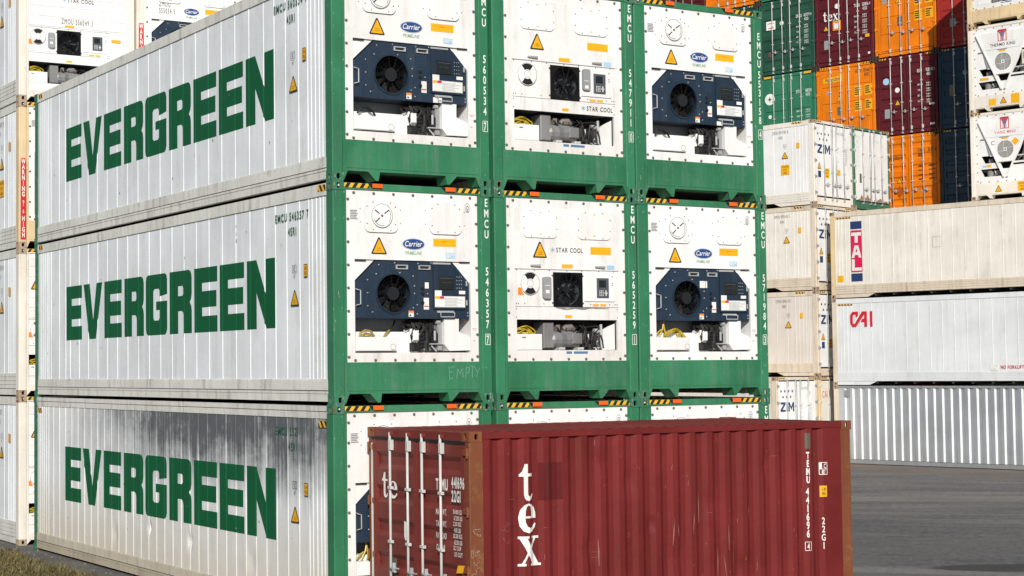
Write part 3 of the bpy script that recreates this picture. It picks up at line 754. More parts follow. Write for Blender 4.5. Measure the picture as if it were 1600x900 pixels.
    part(hs, 'fan_well', 'car_well', lambda m: m.plate([circ(*fc, fr)], 0.22, 0.23), m_fan)
    for k in range(9):
        a = 40 * k + 12
        def blade(m, a=a):
            P = []
            for rr, da, yy in ((0.085, -6, .15), (0.25, -13, .17), (0.25, 13, .10), (0.085, 8, .11)):
                P.append((fc[0] + rr * math.cos(R(a + da)), yy, fc[1] + rr * math.sin(R(a + da))))
            m.add(P, [(0, 1, 2, 3)])
        part(hs, 'fan_blade', ('car_blade', k), blade, m_fan)
    part(hs, 'fan_hub', 'car_hub', lambda m: m.plate([circ(*fc, 0.09, 20)], HY + 0.005, 0.2), m_hub)
    def guard(m):
        for k in range(12):
            a = R(30 * k + 8)
            m.cyl((fc[0] + .09 * math.cos(a), HY + .004, fc[1] + .09 * math.sin(a)), (fc[0] + .268 * math.cos(a), HY + .004, fc[1] + .268 * math.sin(a)), 0.0035, 4)
        for rr in (0.13, 0.17, 0.21, 0.245):
            m.tube([(fc[0] + rr * math.cos(R(t)), HY + .004, fc[1] + rr * math.sin(R(t))) for t in range(0, 361, 12)], 0.002, 4, caps=False)
    part(hs, 'fan_guard', 'car_guard', guard, m_fan)
    for k, P in enumerate(([(0.352, 1.13), (0.47, 1.13), (0.47, 1.69), (0.352, 1.585)], [(0.62, 1.76), (0.95, 1.76), (0.95, 1.845), (0.67, 1.845)], [(1.30, 1.60), (1.46, 1.60), (1.46, 1.76), (1.30, 1.76)])):
        part(hs, 'perforated_screen', ('car_perf', k), lambda m, P=P: m.print_(D2().poly(P), on_end(HY - 0.0015)), m_perf)
    for k, x in enumerate((0.955, 1.302)):
        def slot(m, x=x):
            m.plate([[(x, 1.768), (x + .178, 1.768), (x + .178, 1.826), (x, 1.826)], [(x + .018, 1.780), (x + .15, 1.780), (x + .165, 1.814), (x + .012, 1.814)]], HY - 0.02, HY)
        s = part(hs, 'vent_slot', ('car_slot', k), slot, m_steel)
        part(hs, 'slot_cavity', ('car_slotc', k), lambda m, x=x: m.print_(D2().rect(x + .012, 1.778, x + .166, 1.816), on_end(HY - 0.002)), m_dark)
    d = part(root, 'control_door', 'car_door', lambda m: m.prism([(1.525, 1.245), (2.03, 1.245), (2.03, 1.655), (1.865, 1.83), (1.525, 1.83)], HY - 0.022, HY), m_navy2)
    part(d, 'door_top_flange', 'car_dtop', lambda m: m.box(1.525, 1.80, HY - 0.012, HY + .03, 1.845, 1.868), m_steel)
    part(d, 'display_window', 'car_disp', lambda m: m.bbox(1.602, 1.842, HY - 0.034, HY - 0.022, 1.505, 1.688, 0.006), m_screen)
    part(d, 'display_trim', 'car_disp2', lambda m: m.print_(D2().rect(1.62, 1.655, 1.825, 1.662).rect(1.64, 1.60, 1.70, 1.604).rect(1.72, 1.60, 1.79, 1.604), on_end(HY - 0.0355)), m_ghost)
    part(d, 'instruction_sheet', 'car_sheet', lambda m: m.print_(D2().rect(1.541, 1.272, 2.015, 1.42).rect(1.541, 1.42, 1.648, 1.495).rect(1.92, 1.45, 2.02, 1.495), on_end(HY - 0.024)), m_white_print)
    part(d, 'sheet_print', 'car_sheetp', lambda m: m.print_(D2().rect(1.70, 1.415, 2.01, 1.419).rect(1.55, 1.276, 2.0, 1.280).add(*(lambda q: (q.v, q.f))(text_lines(1.69, 1.285, 1.99, 1.40, 6, 8))), on_end(HY - 0.0256)), flat('pale_grey_print', (0.5, 0.52, 0.52, 1)))
    part(d, 'yellow_spot', 'car_ys', lambda m: m.print_(D2().rect(1.545, 1.385, 1.615, 1.418), on_end(HY - 0.026)), m_yellow)
    part(d, 'red_spot', 'car_rs', lambda m: m.print_(D2().rect(1.617, 1.385, 1.685, 1.418), on_end(HY - 0.026)), m_pink_print)
    part(d, 'keypad', 'car_key', lambda m: [m.dome(1.89 + .035 * i, HY - .022, 1.53 + .05 * j, .007, .006) for i in range(3) for j in range(4)], m_steel)
    part(d, 'hinge', 'car_hinge', lambda m: m.box(2.028, 2.05, HY - .03, HY, 1.30, 1.37).box(2.028, 2.05, HY - .03, HY, 1.56, 1.63), m_steel)
    part(d, 'pull_handle', 'car_pull', lambda m: m.tube([(1.615, HY, 1.20), (1.615, HY - .05, 1.198), (1.615, HY - .05, 1.142), (1.83, HY - .05, 1.142), (1.83, HY - .05, 1.198), (1.83, HY, 1.20)], 0.009, 6).box(1.585, 1.845, HY - .012, HY, 1.20, 1.225), m_steel)
    label_plate(hs, 'small_label', 'car_lab1', [(1.145, 1.14, 1.225, 1.222)], HY - .003)
    label_plate(hs, 'small_label_head', 'car_lab1b', [(1.145, 1.195, 1.225, 1.222)], HY - .0045, m_orange_mild)
    part(hs, 'small_label_print', 'car_lab1c', lambda m: m.print_(D2().rect(1.16, 1.15, 1.182, 1.172), on_end(HY - .0045)), m_print)
    label_plate(hs, 'side_label', 'car_lab2', [(1.38, 1.24, 1.46, 1.395)], HY - .003)
    label_plate(hs, 'side_label_print', 'car_lab2b', [(1.385, 1.275, 1.455, 1.29)], HY - .0045, m_red_print)
    part(hs, 'socket', 'car_sock', lambda m: [m.cyl((1.36, HY - .02, z), (1.36, HY, z), .022, 8) for z in (1.33, 1.45, 1.52)], m_black)
    part(hs, 'pull_loop', 'car_loop', lambda m: m.tube([(0.352, HY, 1.50), (0.352, HY - .04, 1.49), (0.40, HY - .045, 1.48), (0.40, HY - .045, 1.30), (0.352, HY - .04, 1.29), (0.352, HY, 1.28)], 0.008, 6), m_steel)
    for k, P in enumerate(([(ox0, 1.60), (0.64, 1.885), (ox0, 1.885)], [(ox1, 1.60), (ox1, 1.885), (1.83, 1.885)])):
        part(root, 'corner_plate', ('car_corner', k), lambda m, P=P: m.prism(P, .055, .075), m_white_new)
    # ---- lower bay
    part(root, 'bay_back', 'car_back', lambda m: m.print_(D2().rect(ox0, 0.93, ox1, 1.12), on_end(0.42)), flat('bay_grey', (0.19, 0.21, 0.24, 1)))
    part(root, 'bay_shelf', 'car_shelf', lambda m: m.box(ox0 + .002, 1.36, 0.17, 0.44, oz0 + .002, 0.945), m_white_new)
    b = part(root, 'junction_box', 'car_jbox', lambda m: m.bbox(0.345, 0.962, 0.034, 0.165, 0.690, 0.873, 0.008), m_white_new)
    part(b, 'box_print', 'car_jb2', lambda m: m.print_(D2().ring(0.90, 0.745, 0.035, 0.04, 14).rect(0.865, 0.70, 0.935, 0.703), on_end(0.0325)), m_grey_print)
    part(root, 'drain_slot', 'car_drain', lambda m: m.print_(D2().rect(0.46, 0.672, 0.96, 0.684), on_end(0.052)), m_black)
    part(root, 'compressor', 'car_comp', lambda m: [m.bbox(1.215, 1.345, 0.10, 0.30, 0.80, 0.985, 0.02), m.bbox(1.235, 1.32, 0.07, 0.10, 0.83, 0.96, 0.01), m.cyl((1.21, 0.12, 0.90), (1.34, 0.12, 0.90), 0.03, 8)], m_white_new)
    def pump(m):
        m.bbox(1.225, 1.37, 0.10, 0.30, 0.685, 0.80, 0.03)
        for i in range(5): m.cyl((1.34 + .01 * (i % 2), 0.12, 0.74 + .05 * i), (1.42, 0.12, 0.76 + .05 * i), 0.024, 7)
        m.tube([(1.33, .15, 1.06), (1.42, .13, 1.03), (1.47, .12, .95), (1.47, .12, .82), (1.455, .12, .73)], .032, 7)
        m.tube([(1.44, .18, 1.10), (1.55, .16, 1.0), (1.60, .14, .95), (1.62, .14, .80)], .03, 7)
        m.tube([(1.15, .2, 1.07), (1.25, .16, 1.02), (1.35, .15, 1.05), (1.5, .17, 1.0)], .022, 7)
        m.cyl((1.44, .12, .72), (1.44, .12, .80), .045, 8); m.cyl((1.60, .13, .80), (1.60, .13, .93), .045, 8)
        m.tube([(1.10, .14, 1.03), (1.14, .12, .97), (1.22, .13, 1.0)], .014, 6)
        m.bbox(1.30, 1.62, 0.24, 0.40, 0.90, 1.11, .02)
        rq = random.Random(8)
        for i in range(9):
            x = rq.uniform(1.22, 1.58); m.tube([(x, .16, 1.10), (x + rq.uniform(-.06, .06), .11, 1.0), (x + rq.uniform(-.1, .1), .10, .90), (x + rq.uniform(-.06, .06), .13, rq.uniform(.72, .84))], rq.uniform(.008, .018), 5)
    part(root, 'compressor_pipes', 'car_pump', pump, m_black)
    part(root, 'pipe_fittings', 'car_fit', stuff=True, mat=m_steel, fn= lambda m: [m.cyl((1.575, .09, .83), (1.575, .09, .96), .016, 7), m.cyl((1.60, .10, 1.075), (1.66, .10, 1.075), .026, 8), m.bbox(1.50, 1.70, .07, .12, .775, .79, .004), m.tube([(1.52, .09, .76), (1.60, .09, .685)], .01, 5)])
    bx = [(1.695, 1.118), (1.925, 1.118), (1.922, 0.945), (2.104, 0.870), (2.104, 0.697), (1.77, 0.690), (1.695, 0.775)]
    def cover(m):
        m.prism(bx, 0.040, 0.30)
    part(root, 'fan_motor_cover', 'car_cover', cover, m_white_new)
    part(root, 'cover_side', 'car_cover2', lambda m: m.box(1.625, 1.693, 0.10, 0.34, 0.70, 1.08), m_grey_pl)
    part(root, 'drip_slot', 'car_drip', lambda m: m.print_(D2().rect(1.77, 0.674, 1.99, 0.686), on_end(0.055)), m_black)
    rnd = random.Random(key)
    if cable == 'yellow':
        def cb(m):
            coil(m, 0.72, 0.11, 0.905, 0.16, 6, 0.011, random.Random(2), 0.5)
            m.tube([(0.45, .12, .88), (0.52, .12, 1.0), (0.55, .14, 1.12)], .012, 5); m.tube([(0.56, .1, .90), (0.55, .12, 1.0), (0.54, .14, 1.12)], .012, 5)
            m.tube([(0.36, .1, .89), (0.42, .1, .95), (0.48, .1, .99)], .012, 5)
        part(root, 'power_cable', 'car_cabY', cb, m_cable)
    elif cable == 'ochre':
        def cb(m):
            m.tube([(0.43, .1, .87), (0.45, .1, .93), (0.52, .1, .965), (0.60, .1, .95), (0.66, .1, .88)], .015, 6)
            m.tube([(0.46, .12, .87), (0.50, .12, .91), (0.58, .12, .905), (0.62, .12, .87)], .014, 6)
            m.tube([(0.79, .1, .87), (0.84, .11, .93), (0.90, .13, .965)], .013, 6)
        part(root, 'power_cable', 'car_cabO', cb, m_cable2)
        part(root, 'black_cable', 'car_cabK', lambda m: m.tube([(0.90, .13, .965), (1.0, .2, 1.03), (1.08, .3, 1.10)], .012, 6), m_black)
    else:
        def cb(m):
            m.tube([(0.43, .1, .91), (0.48, .1, .98), (0.58, .1, 1.0), (0.66, .1, .95), (0.70, .1, .89)], .014, 6)
            m.tube([(0.50, .12, 1.0), (0.56, .12, 1.01), (0.64, .12, .94)], .012, 6)
        part(root, 'power_cable', 'car_cabB', cb, m_black)

def star_end(root, key='star', logo='upper', panel=m_white_end, seams=False, dirty=False):
    rx0, rx1, rz0, rz1 = 0.367, 2.078, 0.695, 1.117
    fx0, fx1, fz0, fz1 = 0.979, 1.474, 1.300, 1.777
    before = set(root.children)
    outer = [(0.36, 0.54), (2.458, 0.54), (2.458, 3.10), (0.36, 3.10)] if seams else [(0.207, 0.54), (2.231, 0.54), (2.231, 2.792), (0.207, 2.792)]
    hole = [(rx0, rz0), (rx1, rz0), (rx1, rz1), (rx0, rz1)]; fh = [(fx0, fz0), (fx1, fz0), (fx1, fz1), (fx0, fz1)]
    part(root, 'end_panel', ('star_panel', seams), lambda m: m.plate([outer, hole, fh], YP, 0.06), panel)
    if not seams: part(root, 'panel_bolts', 'frame_bolts', bolts_fn(frame_bolts(), YP), m_bolt, stuff=True)
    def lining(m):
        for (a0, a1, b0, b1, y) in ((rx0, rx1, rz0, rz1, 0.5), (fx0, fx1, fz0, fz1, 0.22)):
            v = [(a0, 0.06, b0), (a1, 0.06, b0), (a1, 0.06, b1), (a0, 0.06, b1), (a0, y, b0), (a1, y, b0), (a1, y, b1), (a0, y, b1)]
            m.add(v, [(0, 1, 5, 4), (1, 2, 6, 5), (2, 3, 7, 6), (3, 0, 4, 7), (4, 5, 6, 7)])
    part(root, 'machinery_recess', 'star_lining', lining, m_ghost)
    if not seams:
        hatch(root, 0.469, 2.248, 1.055, 2.635, 'starL', bolts=False); hatch(root, 1.391, 2.246, 1.981, 2.641, 'starR', bolts=False)
        part(root, 'hatch_bolts', 'star_hb', bolts_fn([(x0 + a, z) for x0 in (0.469, 1.391) for a, z in ((.14, 2.62), (.44, 2.62), (.14, 2.265), (.44, 2.265), (.02, 2.53), (.02, 2.37), (.57, 2.53), (.57, 2.37))], YP - .022, .009, .008), m_bolt, stuff=True)
        part(root, 'yellow_tab', 'star_tabs', lambda m: m.print_(D2().rect(.75, 2.592, .785, 2.604).rect(.755, 2.29, .785, 2.305).rect(1.67, 2.592, 1.705, 2.604).rect(1.67, 2.29, 1.705, 2.305), END(0.0245)), m_yellow)
        part(root, 'raised_field', 'star_field', lambda m: m.plate([[(0.335, 1.815), (2.15, 1.815), (2.15, 2.655), (0.335, 2.655)]], YP - 0.006, YP), panel)
        tri_pair(root, 0.760, 1.970, 0.236, 0.222, END, 0.009, 'starT')
        y_ = part(root, 'caution_label', 'star_yel', lambda m: m.print_(D2().rect(1.622, 2.037, 1.98, 2.142), END(0.009)), m_amber)
        if logo == 'upper': lx, lz, lh = 0.935, 2.055, 0.062
        else: lx, lz, lh = 1.50, 1.175, 0.062
        for k, x in enumerate((0.595, 1.695)):
            part(root, 'panel_latch', ('star_latch', k), lambda m, x=x: m.tube([(x, YP - .02, 1.861), (x + .16, YP - .02, 1.861)], [.014, .022], 7), m_steel)
        b_ = part(root, 'notice_label', 'star_blue', lambda m: m.print_(D2().rect(1.904, 1.831, 2.038, 1.890), END(0.009)), m_blue_st)
        part(root, 'yellow_label', 'star_ys', lambda m: m.print_(D2().rect(1.125, 1.833, 1.314, 1.890), END(0.009)), m_yellow)
    else:
        for k, z in enumerate((1.835, 2.035, 2.235, 2.435, 2.635, 2.835)):
            part(root, 'panel_board', ('star_board', k), lambda m, z=z: m.bbox(0.39, 2.42, YP - 0.010, YP, z, z + 0.193, 0.006), panel)
        lx, lz, lh = 1.10, 2.355, 0.075
        part(root, 'yellow_label', 'star_ys2', lambda m: m.print_(D2().rect(1.14, 1.845, 1.335, 1.885).rect(2.12, 1.62, 2.32, 1.68), END(0.0125)), m_yellow)
    off = 0.0125 if seams else (0.009 if logo == 'upper' else 0.004)
    if logo:
        d = D2()
        for a in (0, 60, 120):
            c, s = math.cos(R(a + 30)), math.sin(R(a + 30)); n = (-s * .004, c * .004); cx, cz = lx + .04, lz + lh / 2; r = lh * .62
            d.poly([(cx - c * r - n[0], cz - s * r - n[1]), (cx - c * r + n[0], cz - s * r + n[1]), (cx + c * r + n[0], cz + s * r + n[1]), (cx + c * r - n[0], cz + s * r - n[1])])
        part(root, 'snowflake_logo', ('star_flake', lx, lz, off), lambda m: m.print_(d, END(off)), flat('teal_print', (0.2, 0.42, 0.48, 1)))
        part(root, 'maker_lettering', ('star_text', lx, lz, off), lambda m: m.print_(D2().text('STAR COOL', lx + .1, lz, lh, 0.80, 1, 0.13), END(off)), m_print)
    # mid section
    part(root, 'seam_line', 'star_seam', lambda m: m.box(0.34, 2.10, YP - .004, YP, 1.806, 1.812).box(0.34, 2.10, YP - .004, YP, 1.294, 1.299), m_grey_print)
    part(root, 'seam_bolts', 'star_sb', bolts_fn([(0.37 + .022 * (i % 2) + .275 * (i // 1), 1.798) for i in range(7)] + [(.36, 1.335), (.395, 1.335), (.5, 1.335), (.82, 1.335), (2.08, 1.335), (2.045, 1.335), (1.95, 1.335), (1.62, 1.335), (.36, 1.265), (.36, 1.15), (2.08, 1.265), (2.08, 1.15)], YP, .009, .008), m_bolt, stuff=True)
    vent_disc(root, 0.588, 1.614, 0.160, YP, 'starD', True)
    gx = 0.0 if logo != 'lower' else 0.722
    if not gx: part(root, 'orange_label', 'star_or', lambda m: m.print_(D2().poly([(0.39, 1.453), (0.497, 1.453), (0.46, 1.50), (0.44, 1.555), (0.39, 1.555)]), END(0.003)), m_orange_mild)
    g = part(root, 'logger_case', ('star_grey', gx), lambda m: m.plate([rrect(0.792 + gx, 1.455, 0.922 + gx, 1.758, 0.03)] if gx else [rrect(0.792, 1.405, 0.922, 1.708, 0.03)], YP - .045, YP - (.014 if gx else 0)), m_grey_pl)
    part(g, 'case_label', ('star_grey2', gx), lambda m: m.print_(D2().rect(.825 + gx, 1.48, .885 + gx, 1.525).rect(.815 + gx, 1.585, .90 + gx, 1.593), on_end(YP - .047)), m_white_print)
    fcx, fcz = (fx0 + fx1) / 2, (fz0 + fz1) / 2
    fn_ = part(root, 'fan_frame', 'star_fanf', lambda m: m.plate([[(fx0 + .002, fz0 + .002), (fx1 - .002, fz0 + .002), (fx1 - .002, fz1 - .002), (fx0 + .002, fz1 - .002)], circ(fcx, fcz, 0.225, 32)], YP - .018, YP + .03), m_fan)
    for k in range(8):
        def blade(m, k=k):
            a = 45 * k + 20
            m.add([(fcx + q * math.cos(R(a + da)), yy, fcz + q * math.sin(R(a + da))) for q, da, yy in ((.06, -8, .13), (.215, -15, .15), (.215, 14, .09), (.06, 10, .10))], [(0, 1, 2, 3)])
        part(fn_, 'fan_blade', ('star_blade', k), blade, m_fan)
    part(fn_, 'fan_hub', 'star_hub', lambda m: m.plate([circ(fcx, fcz, 0.05, 16)], YP + .01, .16), m_hub)
    def guard(m):
        for k in range(12):
            a = R(30 * k + 10); m.cyl((fcx, YP - .012, fcz), (fcx + .235 * math.cos(a), YP - .012, fcz + .235 * math.sin(a)), .0028, 4)
        for rr in (.08, .13, .18, .21): m.tube([(fcx + rr * math.cos(R(t)), YP - .012, fcz + rr * math.sin(R(t))) for t in range(0, 361, 15)], .002, 4, caps=False)
    part(fn_, 'fan_guard', 'star_guard', guard, m_hub)
    part(fn_, 'frame_bolts', 'star_ffb', bolts_fn([(x, z) for x in (fx0 - .012, fx1 + .012) for z in (1.35, 1.73)], YP, .014, .016), m_bolt, stuff=True)
    c = part(root, 'control_panel', 'star_ctlp', lambda m: m.bbox(1.505, 2.034, YP - .014, YP, 1.375, 1.782, .005), m_white_new)
    k_ = part(c, 'keypad_unit', 'star_ctl', lambda m: m.bbox(1.718, 1.926, YP - .026, YP - .014, 1.427, 1.707, .006), m_ghost)
    part(c, 'screen', 'star_scr', lambda m: m.print_(D2().rect(1.75, 1.575, 1.87, 1.675), on_end(YP - .028)), m_screen)
    dk = D2()
    for i in range(3):
        for j in range(4): dk.rect(1.755 + .028 * i, 1.455 + .022 * j, 1.770 + .028 * i, 1.467 + .022 * j)
    dk.rect(1.862, 1.455, 1.878, 1.535).rect(1.845, 1.487, 1.895, 1.503)
    part(c, 'keys', 'star_keys', lambda m: m.print_(dk, on_end(YP - .028)), m_white_print)
    part(c, 'indicator', 'star_ind', bolts_fn([(1.99, 1.73), (1.99, 1.64), (1.99, 1.61)], YP - .014, .009, .006), m_black)
    part(root, 'yellow_tape', 'star_tape', lambda m: m.print_(D2().rect(1.652, 1.310, 1.76, 1.342).rect(1.782, 1.310, 1.888, 1.342).rect(1.176, 1.142, 1.29, 1.182), END(0.003)), m_yellow)
    part(root, 'blue_label', 'star_bl', lambda m: m.print_(D2().rect(1.19, .645, 1.285, .678).rect(1.315, .645, 1.555, .678), END(0.003)), flat('steel_blue_sticker', (0.09, 0.19, 0.33, 1)))
    # bay
    b = part(root, 'junction_box', 'star_jbox', lambda m: m.bbox(0.372, 0.79, .034, .26, .698, .918, .008), m_white_new)
    part(b, 'cable_gland', 'star_gl', lambda m: m.print_(D2().rect(.455, .865, .515, .878), on_end(.0325)), m_black)
    part(root, 'drive_case', 'star_head', lambda m: [m.bbox(0.86, 1.04, .10, .34, .72, 1.085, .015)], m_alu)
    part(root, 'compressor_motor', 'star_motor', lambda m: [m.tube([(1.0, .2, .845), (1.04, .2, .845), (1.14, .2, .845), (1.30, .2, .845), (1.48, .2, .845), (1.53, .2, .845)], [.10, .125, .128, .13, .122, .09], 14), m.bbox(1.20, 1.36, .09, .3, .755, .95, .02), m.bbox(1.33, 1.50, .07, .2, .78, .93, .012)] + [m.tube([(1.16 + .012 * i, .2, .845), (1.166 + .012 * i, .2, .845)], .14, 14) for i in range(7)], m_alu)
    part(root, 'motor_head', 'star_mh', lambda m: [m.tube([(1.24, .17, .985), (1.27, .17, 1.01), (1.36, .17, 1.015), (1.43, .17, .985)], [.03, .055, .06, .03], 9), m.bbox(1.10, 1.16, .12, .2, .97, 1.05, .01)], m_alu_br)
    for k, x in enumerate((1.10, 1.42)):
        part(root, 'motor_foot', ('star_mf', k), lambda m, x=x: m.bbox(x, x + .10, .06, .3, .698, .735, .01), m_steel_w)
    def pipes(m):
        m.tube([(1.20, .22, 1.04), (1.35, .2, 1.045), (1.52, .2, 1.04), (1.62, .2, 1.02), (1.65, .2, .95)], .03, 8)
        m.tube([(1.60, .15, .96), (1.57, .13, .85), (1.60, .12, .75), (1.68, .12, .73), (1.74, .13, .79), (1.72, .14, .88)], .032, 8)
        m.tube([(1.62, .2, 1.02), (1.70, .18, 1.03), (1.80, .16, 1.04), (1.86, .15, 1.02)], .018, 7)
        m.tube([(1.78, .16, .93), (1.79, .16, .74)], .02, 7); m.tube([(1.54, .13, .93), (1.55, .12, .80)], .025, 7)
        rq = random.Random(9)
        for i in range(9):
            x = rq.uniform(1.10, 1.86); m.tube([(x, .2, 1.10), (x + rq.uniform(-.08, .08), .12, 1.0), (x + rq.uniform(-.1, .1), .12, rq.uniform(.86, .96))], rq.uniform(.006, .014), 5)
        for i in range(6):
            x = rq.uniform(1.54, 1.84); m.tube([(x, .1, rq.uniform(.9, 1.0)), (x + rq.uniform(-.05, .05), .09, .84), (x + rq.uniform(-.05, .05), .1, .72)], rq.uniform(.008, .016), 5)
        m.bbox(1.50, 1.82, .26, .44, .72, 1.0, .02); m.cyl((1.66, .12, .70), (1.66, .12, .78), .05, 9)
    part(root, 'refrigerant_pipes', 'star_pipes', pipes, m_black)
    part(root, 'valve', 'star_valve', lambda m: [m.cyl((1.755, .15, .965), (1.835, .15, .965), .035, 9), m.tube([(1.87, .14, 1.06), (1.875, .14, .73)], .022, 8), m.cyl((1.62, .1, .84), (1.62, .1, .92), .012, 6), m.bbox(1.70, 1.90, .1, .14, .72, .735, .004)], m_steel)
    part(root, 'bay_gusset', 'star_gus', lambda m: m.add([(2.07, .08, 1.07), (2.07, .08, .70), (1.92, .34, .70), (1.92, .34, .96)], [(0, 1, 2, 3)]), m_white_new)
    part(root, 'power_cable', 'star_cab', lambda m: [coil(m, 0.56, .14, .95, .15, 5, .009, random.Random(4), .4), m.tube([(.375, .1, .935), (.5, .12, .945), (.62, .12, .93)], .010, 5), m.tube([(.42, .1, .925), (.55, .1, .985), (.68, .1, .93)], .009, 5)], m_cable)
    part(root, 'cable_drum', 'star_drum', lambda m: m.plate([circ(.63, 1.03, .05, 14)], .3, .34), m_black)
    if seams:
        for o in root.children:
            if o not in before: o.location = (-0.19, 0, -0.31)

def thermo_end(root, name, ncol, panel=m_white_new, letter_c=False):
    X0, X1 = 0.207, 2.231; cx = 1.219
    outer = [(X0, 0.54), (X1, 0.54), (X1, 2.792), (X0, 2.792)]
    A = [(0.37, 1.43), (0.64, 1.43), (0.72, 1.40), (0.92, 1.40), (0.98, 1.185), (0.50, 1.185)]
    B = [(0.34, 1.0), (0.99, 1.0), (1.06, 0.745), (0.46, 0.745)]
    C = [(1.01, 1.185), (1.43, 1.185), (1.34, 0.975), (1.10, 0.975)]
    Rm = [(1.50, 1.19), (2.11, 1.19), (2.11, 1.86), (1.87, 1.98), (1.72, 1.60)]
    Rl = [(1.44, 1.07), (2.11, 1.07), (2.11, 1.13), (1.46, 1.13)]
    part(root, 'end_panel', 'tk_panel', lambda m: m.plate([outer, A, B, C, Rm, Rl], YP, 0.06), panel)
    part(root, 'panel_bolts', 'frame_bolts', bolts_fn([(x, z - .0) for x, z in frame_bolts()] , YP, .015, .012), m_bolt, stuff=True)
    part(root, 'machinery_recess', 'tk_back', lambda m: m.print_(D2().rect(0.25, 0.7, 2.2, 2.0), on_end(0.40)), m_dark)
    # V-shaped front cover
    V = [(0.31, 2.60), (2.13, 2.60), (1.87, 2.02), (1.56, 1.36), (1.46, 1.20), (0.95, 1.20), (0.83, 1.42), (0.60, 2.04)]
    v = part(root, 'front_cover', 'tk_V', lambda m: m.plate([V, circ(cx, 1.60, 0.285)], YP - 0.045, YP - 0.002), panel)
    part(v, 'cover_seam', 'tk_seam', lambda m: m.print_(D2().rect(0.615, 2.020, 1.86, 2.028).rect(0.72, 2.26, 1.75, 2.263), on_end(YP - .0465)), m_grey_print)
    for k, P in enumerate(([(0.30, 2.58), (0.345, 2.58), (1.20, 0.70), (1.13, 0.70)], [(2.14, 2.58), (2.095, 2.58), (1.24, 0.70), (1.31, 0.70)])):
        part(v, 'cover_arm', ('tk_arm', k), lambda m, P=P: m.prism(P, YP - .065, YP - .046), panel)
    def louvre(m):
        c0 = 0.035
        for q in range(4):
            for i in range(7):
                o = c0 + 0.02 + i * 0.034
                w_ = math.sqrt(max(0, 0.27 ** 2 - o ** 2))
                P = [(-c0 - 0.02, o), (w_, o), (w_, o + .013), (-c0 - 0.02, o + .013)]
                ca, sa = ((1, 0), (0, 1), (-1, 0), (0, -1))[q]
                P = [(cx + a * ca - b * sa, 1.60 + a * sa + b * ca) for a, b in P]
                m.add([(a, YP - .03, b) for a, b in P], [(0, 1, 2, 3)])
        m.print_(D2().rect(cx - .05, 1.55, cx + .05, 1.65), on_end(YP - .034))
    part(v, 'fan_louvre', 'tk_louv', louvre, panel)
    part(v, 'fan_badge', 'tk_badge', lambda m: m.print_(D2().rect(cx - .022, 1.575, cx + .022, 1.625), on_end(YP - .036)), m_print)
    part(v, 'fan_well', 'tk_well', lambda m: m.plate([circ(cx, 1.60, 0.284)], .021, .026), m_fan)
    off = YP - .047
    lg = part(v, 'line_logo', 'tk_logo', lambda m: m.print_(D2().rect(1.07, 2.28, 1.375, 2.665), on_end(off)), m_red_print)
    part(v, 'logo_field', 'tk_logo2', lambda m: m.print_(D2().poly([(1.10, 2.30), (1.16, 2.30), (1.16, 2.47), (1.10, 2.60)]).poly([(1.345, 2.30), (1.285, 2.30), (1.285, 2.47), (1.345, 2.60)]).poly([(1.18, 2.30), (1.20, 2.30), (1.20, 2.40), (1.18, 2.44)]).poly([(1.265, 2.30), (1.245, 2.30), (1.245, 2.40), (1.265, 2.44)]), on_end(off - .002)), m_white_print)
    part(v, 'logo_mark', 'tk_logo3', lambda m: m.print_(D2().poly([(1.195, 2.32), (1.25, 2.32), (1.25, 2.46), (1.335, 2.62), (1.27, 2.62), (1.2225, 2.52), (1.175, 2.62), (1.11, 2.62), (1.195, 2.46)]), on_end(off - .003)), flat('slate_blue_print', (0.13, 0.18, 0.30, 1)))
    part(v, 'lettering', ('tk_text', name), lambda m: m.print_(D2().text(name, 1.23, 2.12, 0.095, 0.86, 1, 0.12, 0, 'C'), on_end(off)), ncol)
    part(v, 'handle_tape', 'tk_tape', lambda m: m.print_(D2().rect(1.10, 1.93, 1.32, 1.985), on_end(off)), m_yellow)
    part(v, 'cover_handle', 'tk_hand', lambda m: m.bbox(1.04, 1.38, YP - .06, YP - .046, 1.995, 2.015, .004), m_grey_pl)
    if letter_c:
        part(v, 'stencil_letter', 'tk_c', lambda m: m.print_(D2().text('C', 0.80, 1.77, 0.13, 1.0, 0, .1, 0, 'C'), on_end(off)), m_print)
        part(v, 'diamond_label', 'tk_dia', lambda m: m.print_(D2().poly([(1.57, 1.69), (1.70, 1.83), (1.57, 1.96), (1.44, 1.83)]), on_end(off)), m_amber)
        part(root, 'recess_label', 'tk_l4', lambda m: m.print_(D2().rect(0.56, 1.05, 0.70, 1.14), END(.003)), m_amber)
        part(root, 'pale_label', 'tk_l5', lambda m: m.print_(D2().rect(0.42, 1.06, 0.55, 1.13), END(.003)), m_blue_st)
    else:
        part(root, 'recess_label', 'tk_l6', lambda m: m.print_(D2().rect(0.40, 1.05, 0.70, 1.14), END(.003)), m_amber)
    part(root, 'shade_arm', 'tk_sarm', lambda m: [m.prism([(0.36, 2.0), (0.55, 2.02), (0.72, 1.46), (0.66, 1.44), (0.53, 1.97), (0.36, 1.975)], YP - .03, YP)], m_grey_pl)
    # machinery glimpsed through the openings
    part(root, 'compressor', 'tk_comp', lambda m: [m.tube([(0.62, .16, .75), (0.62, .16, .9), (0.62, .16, .96)], [.10, .11, .06], 12), m.bbox(0.8, .95, .12, .3, .78, .95, .02), m.bbox(.55, .72, .15, .3, 1.2, 1.36, .02)], m_alu)
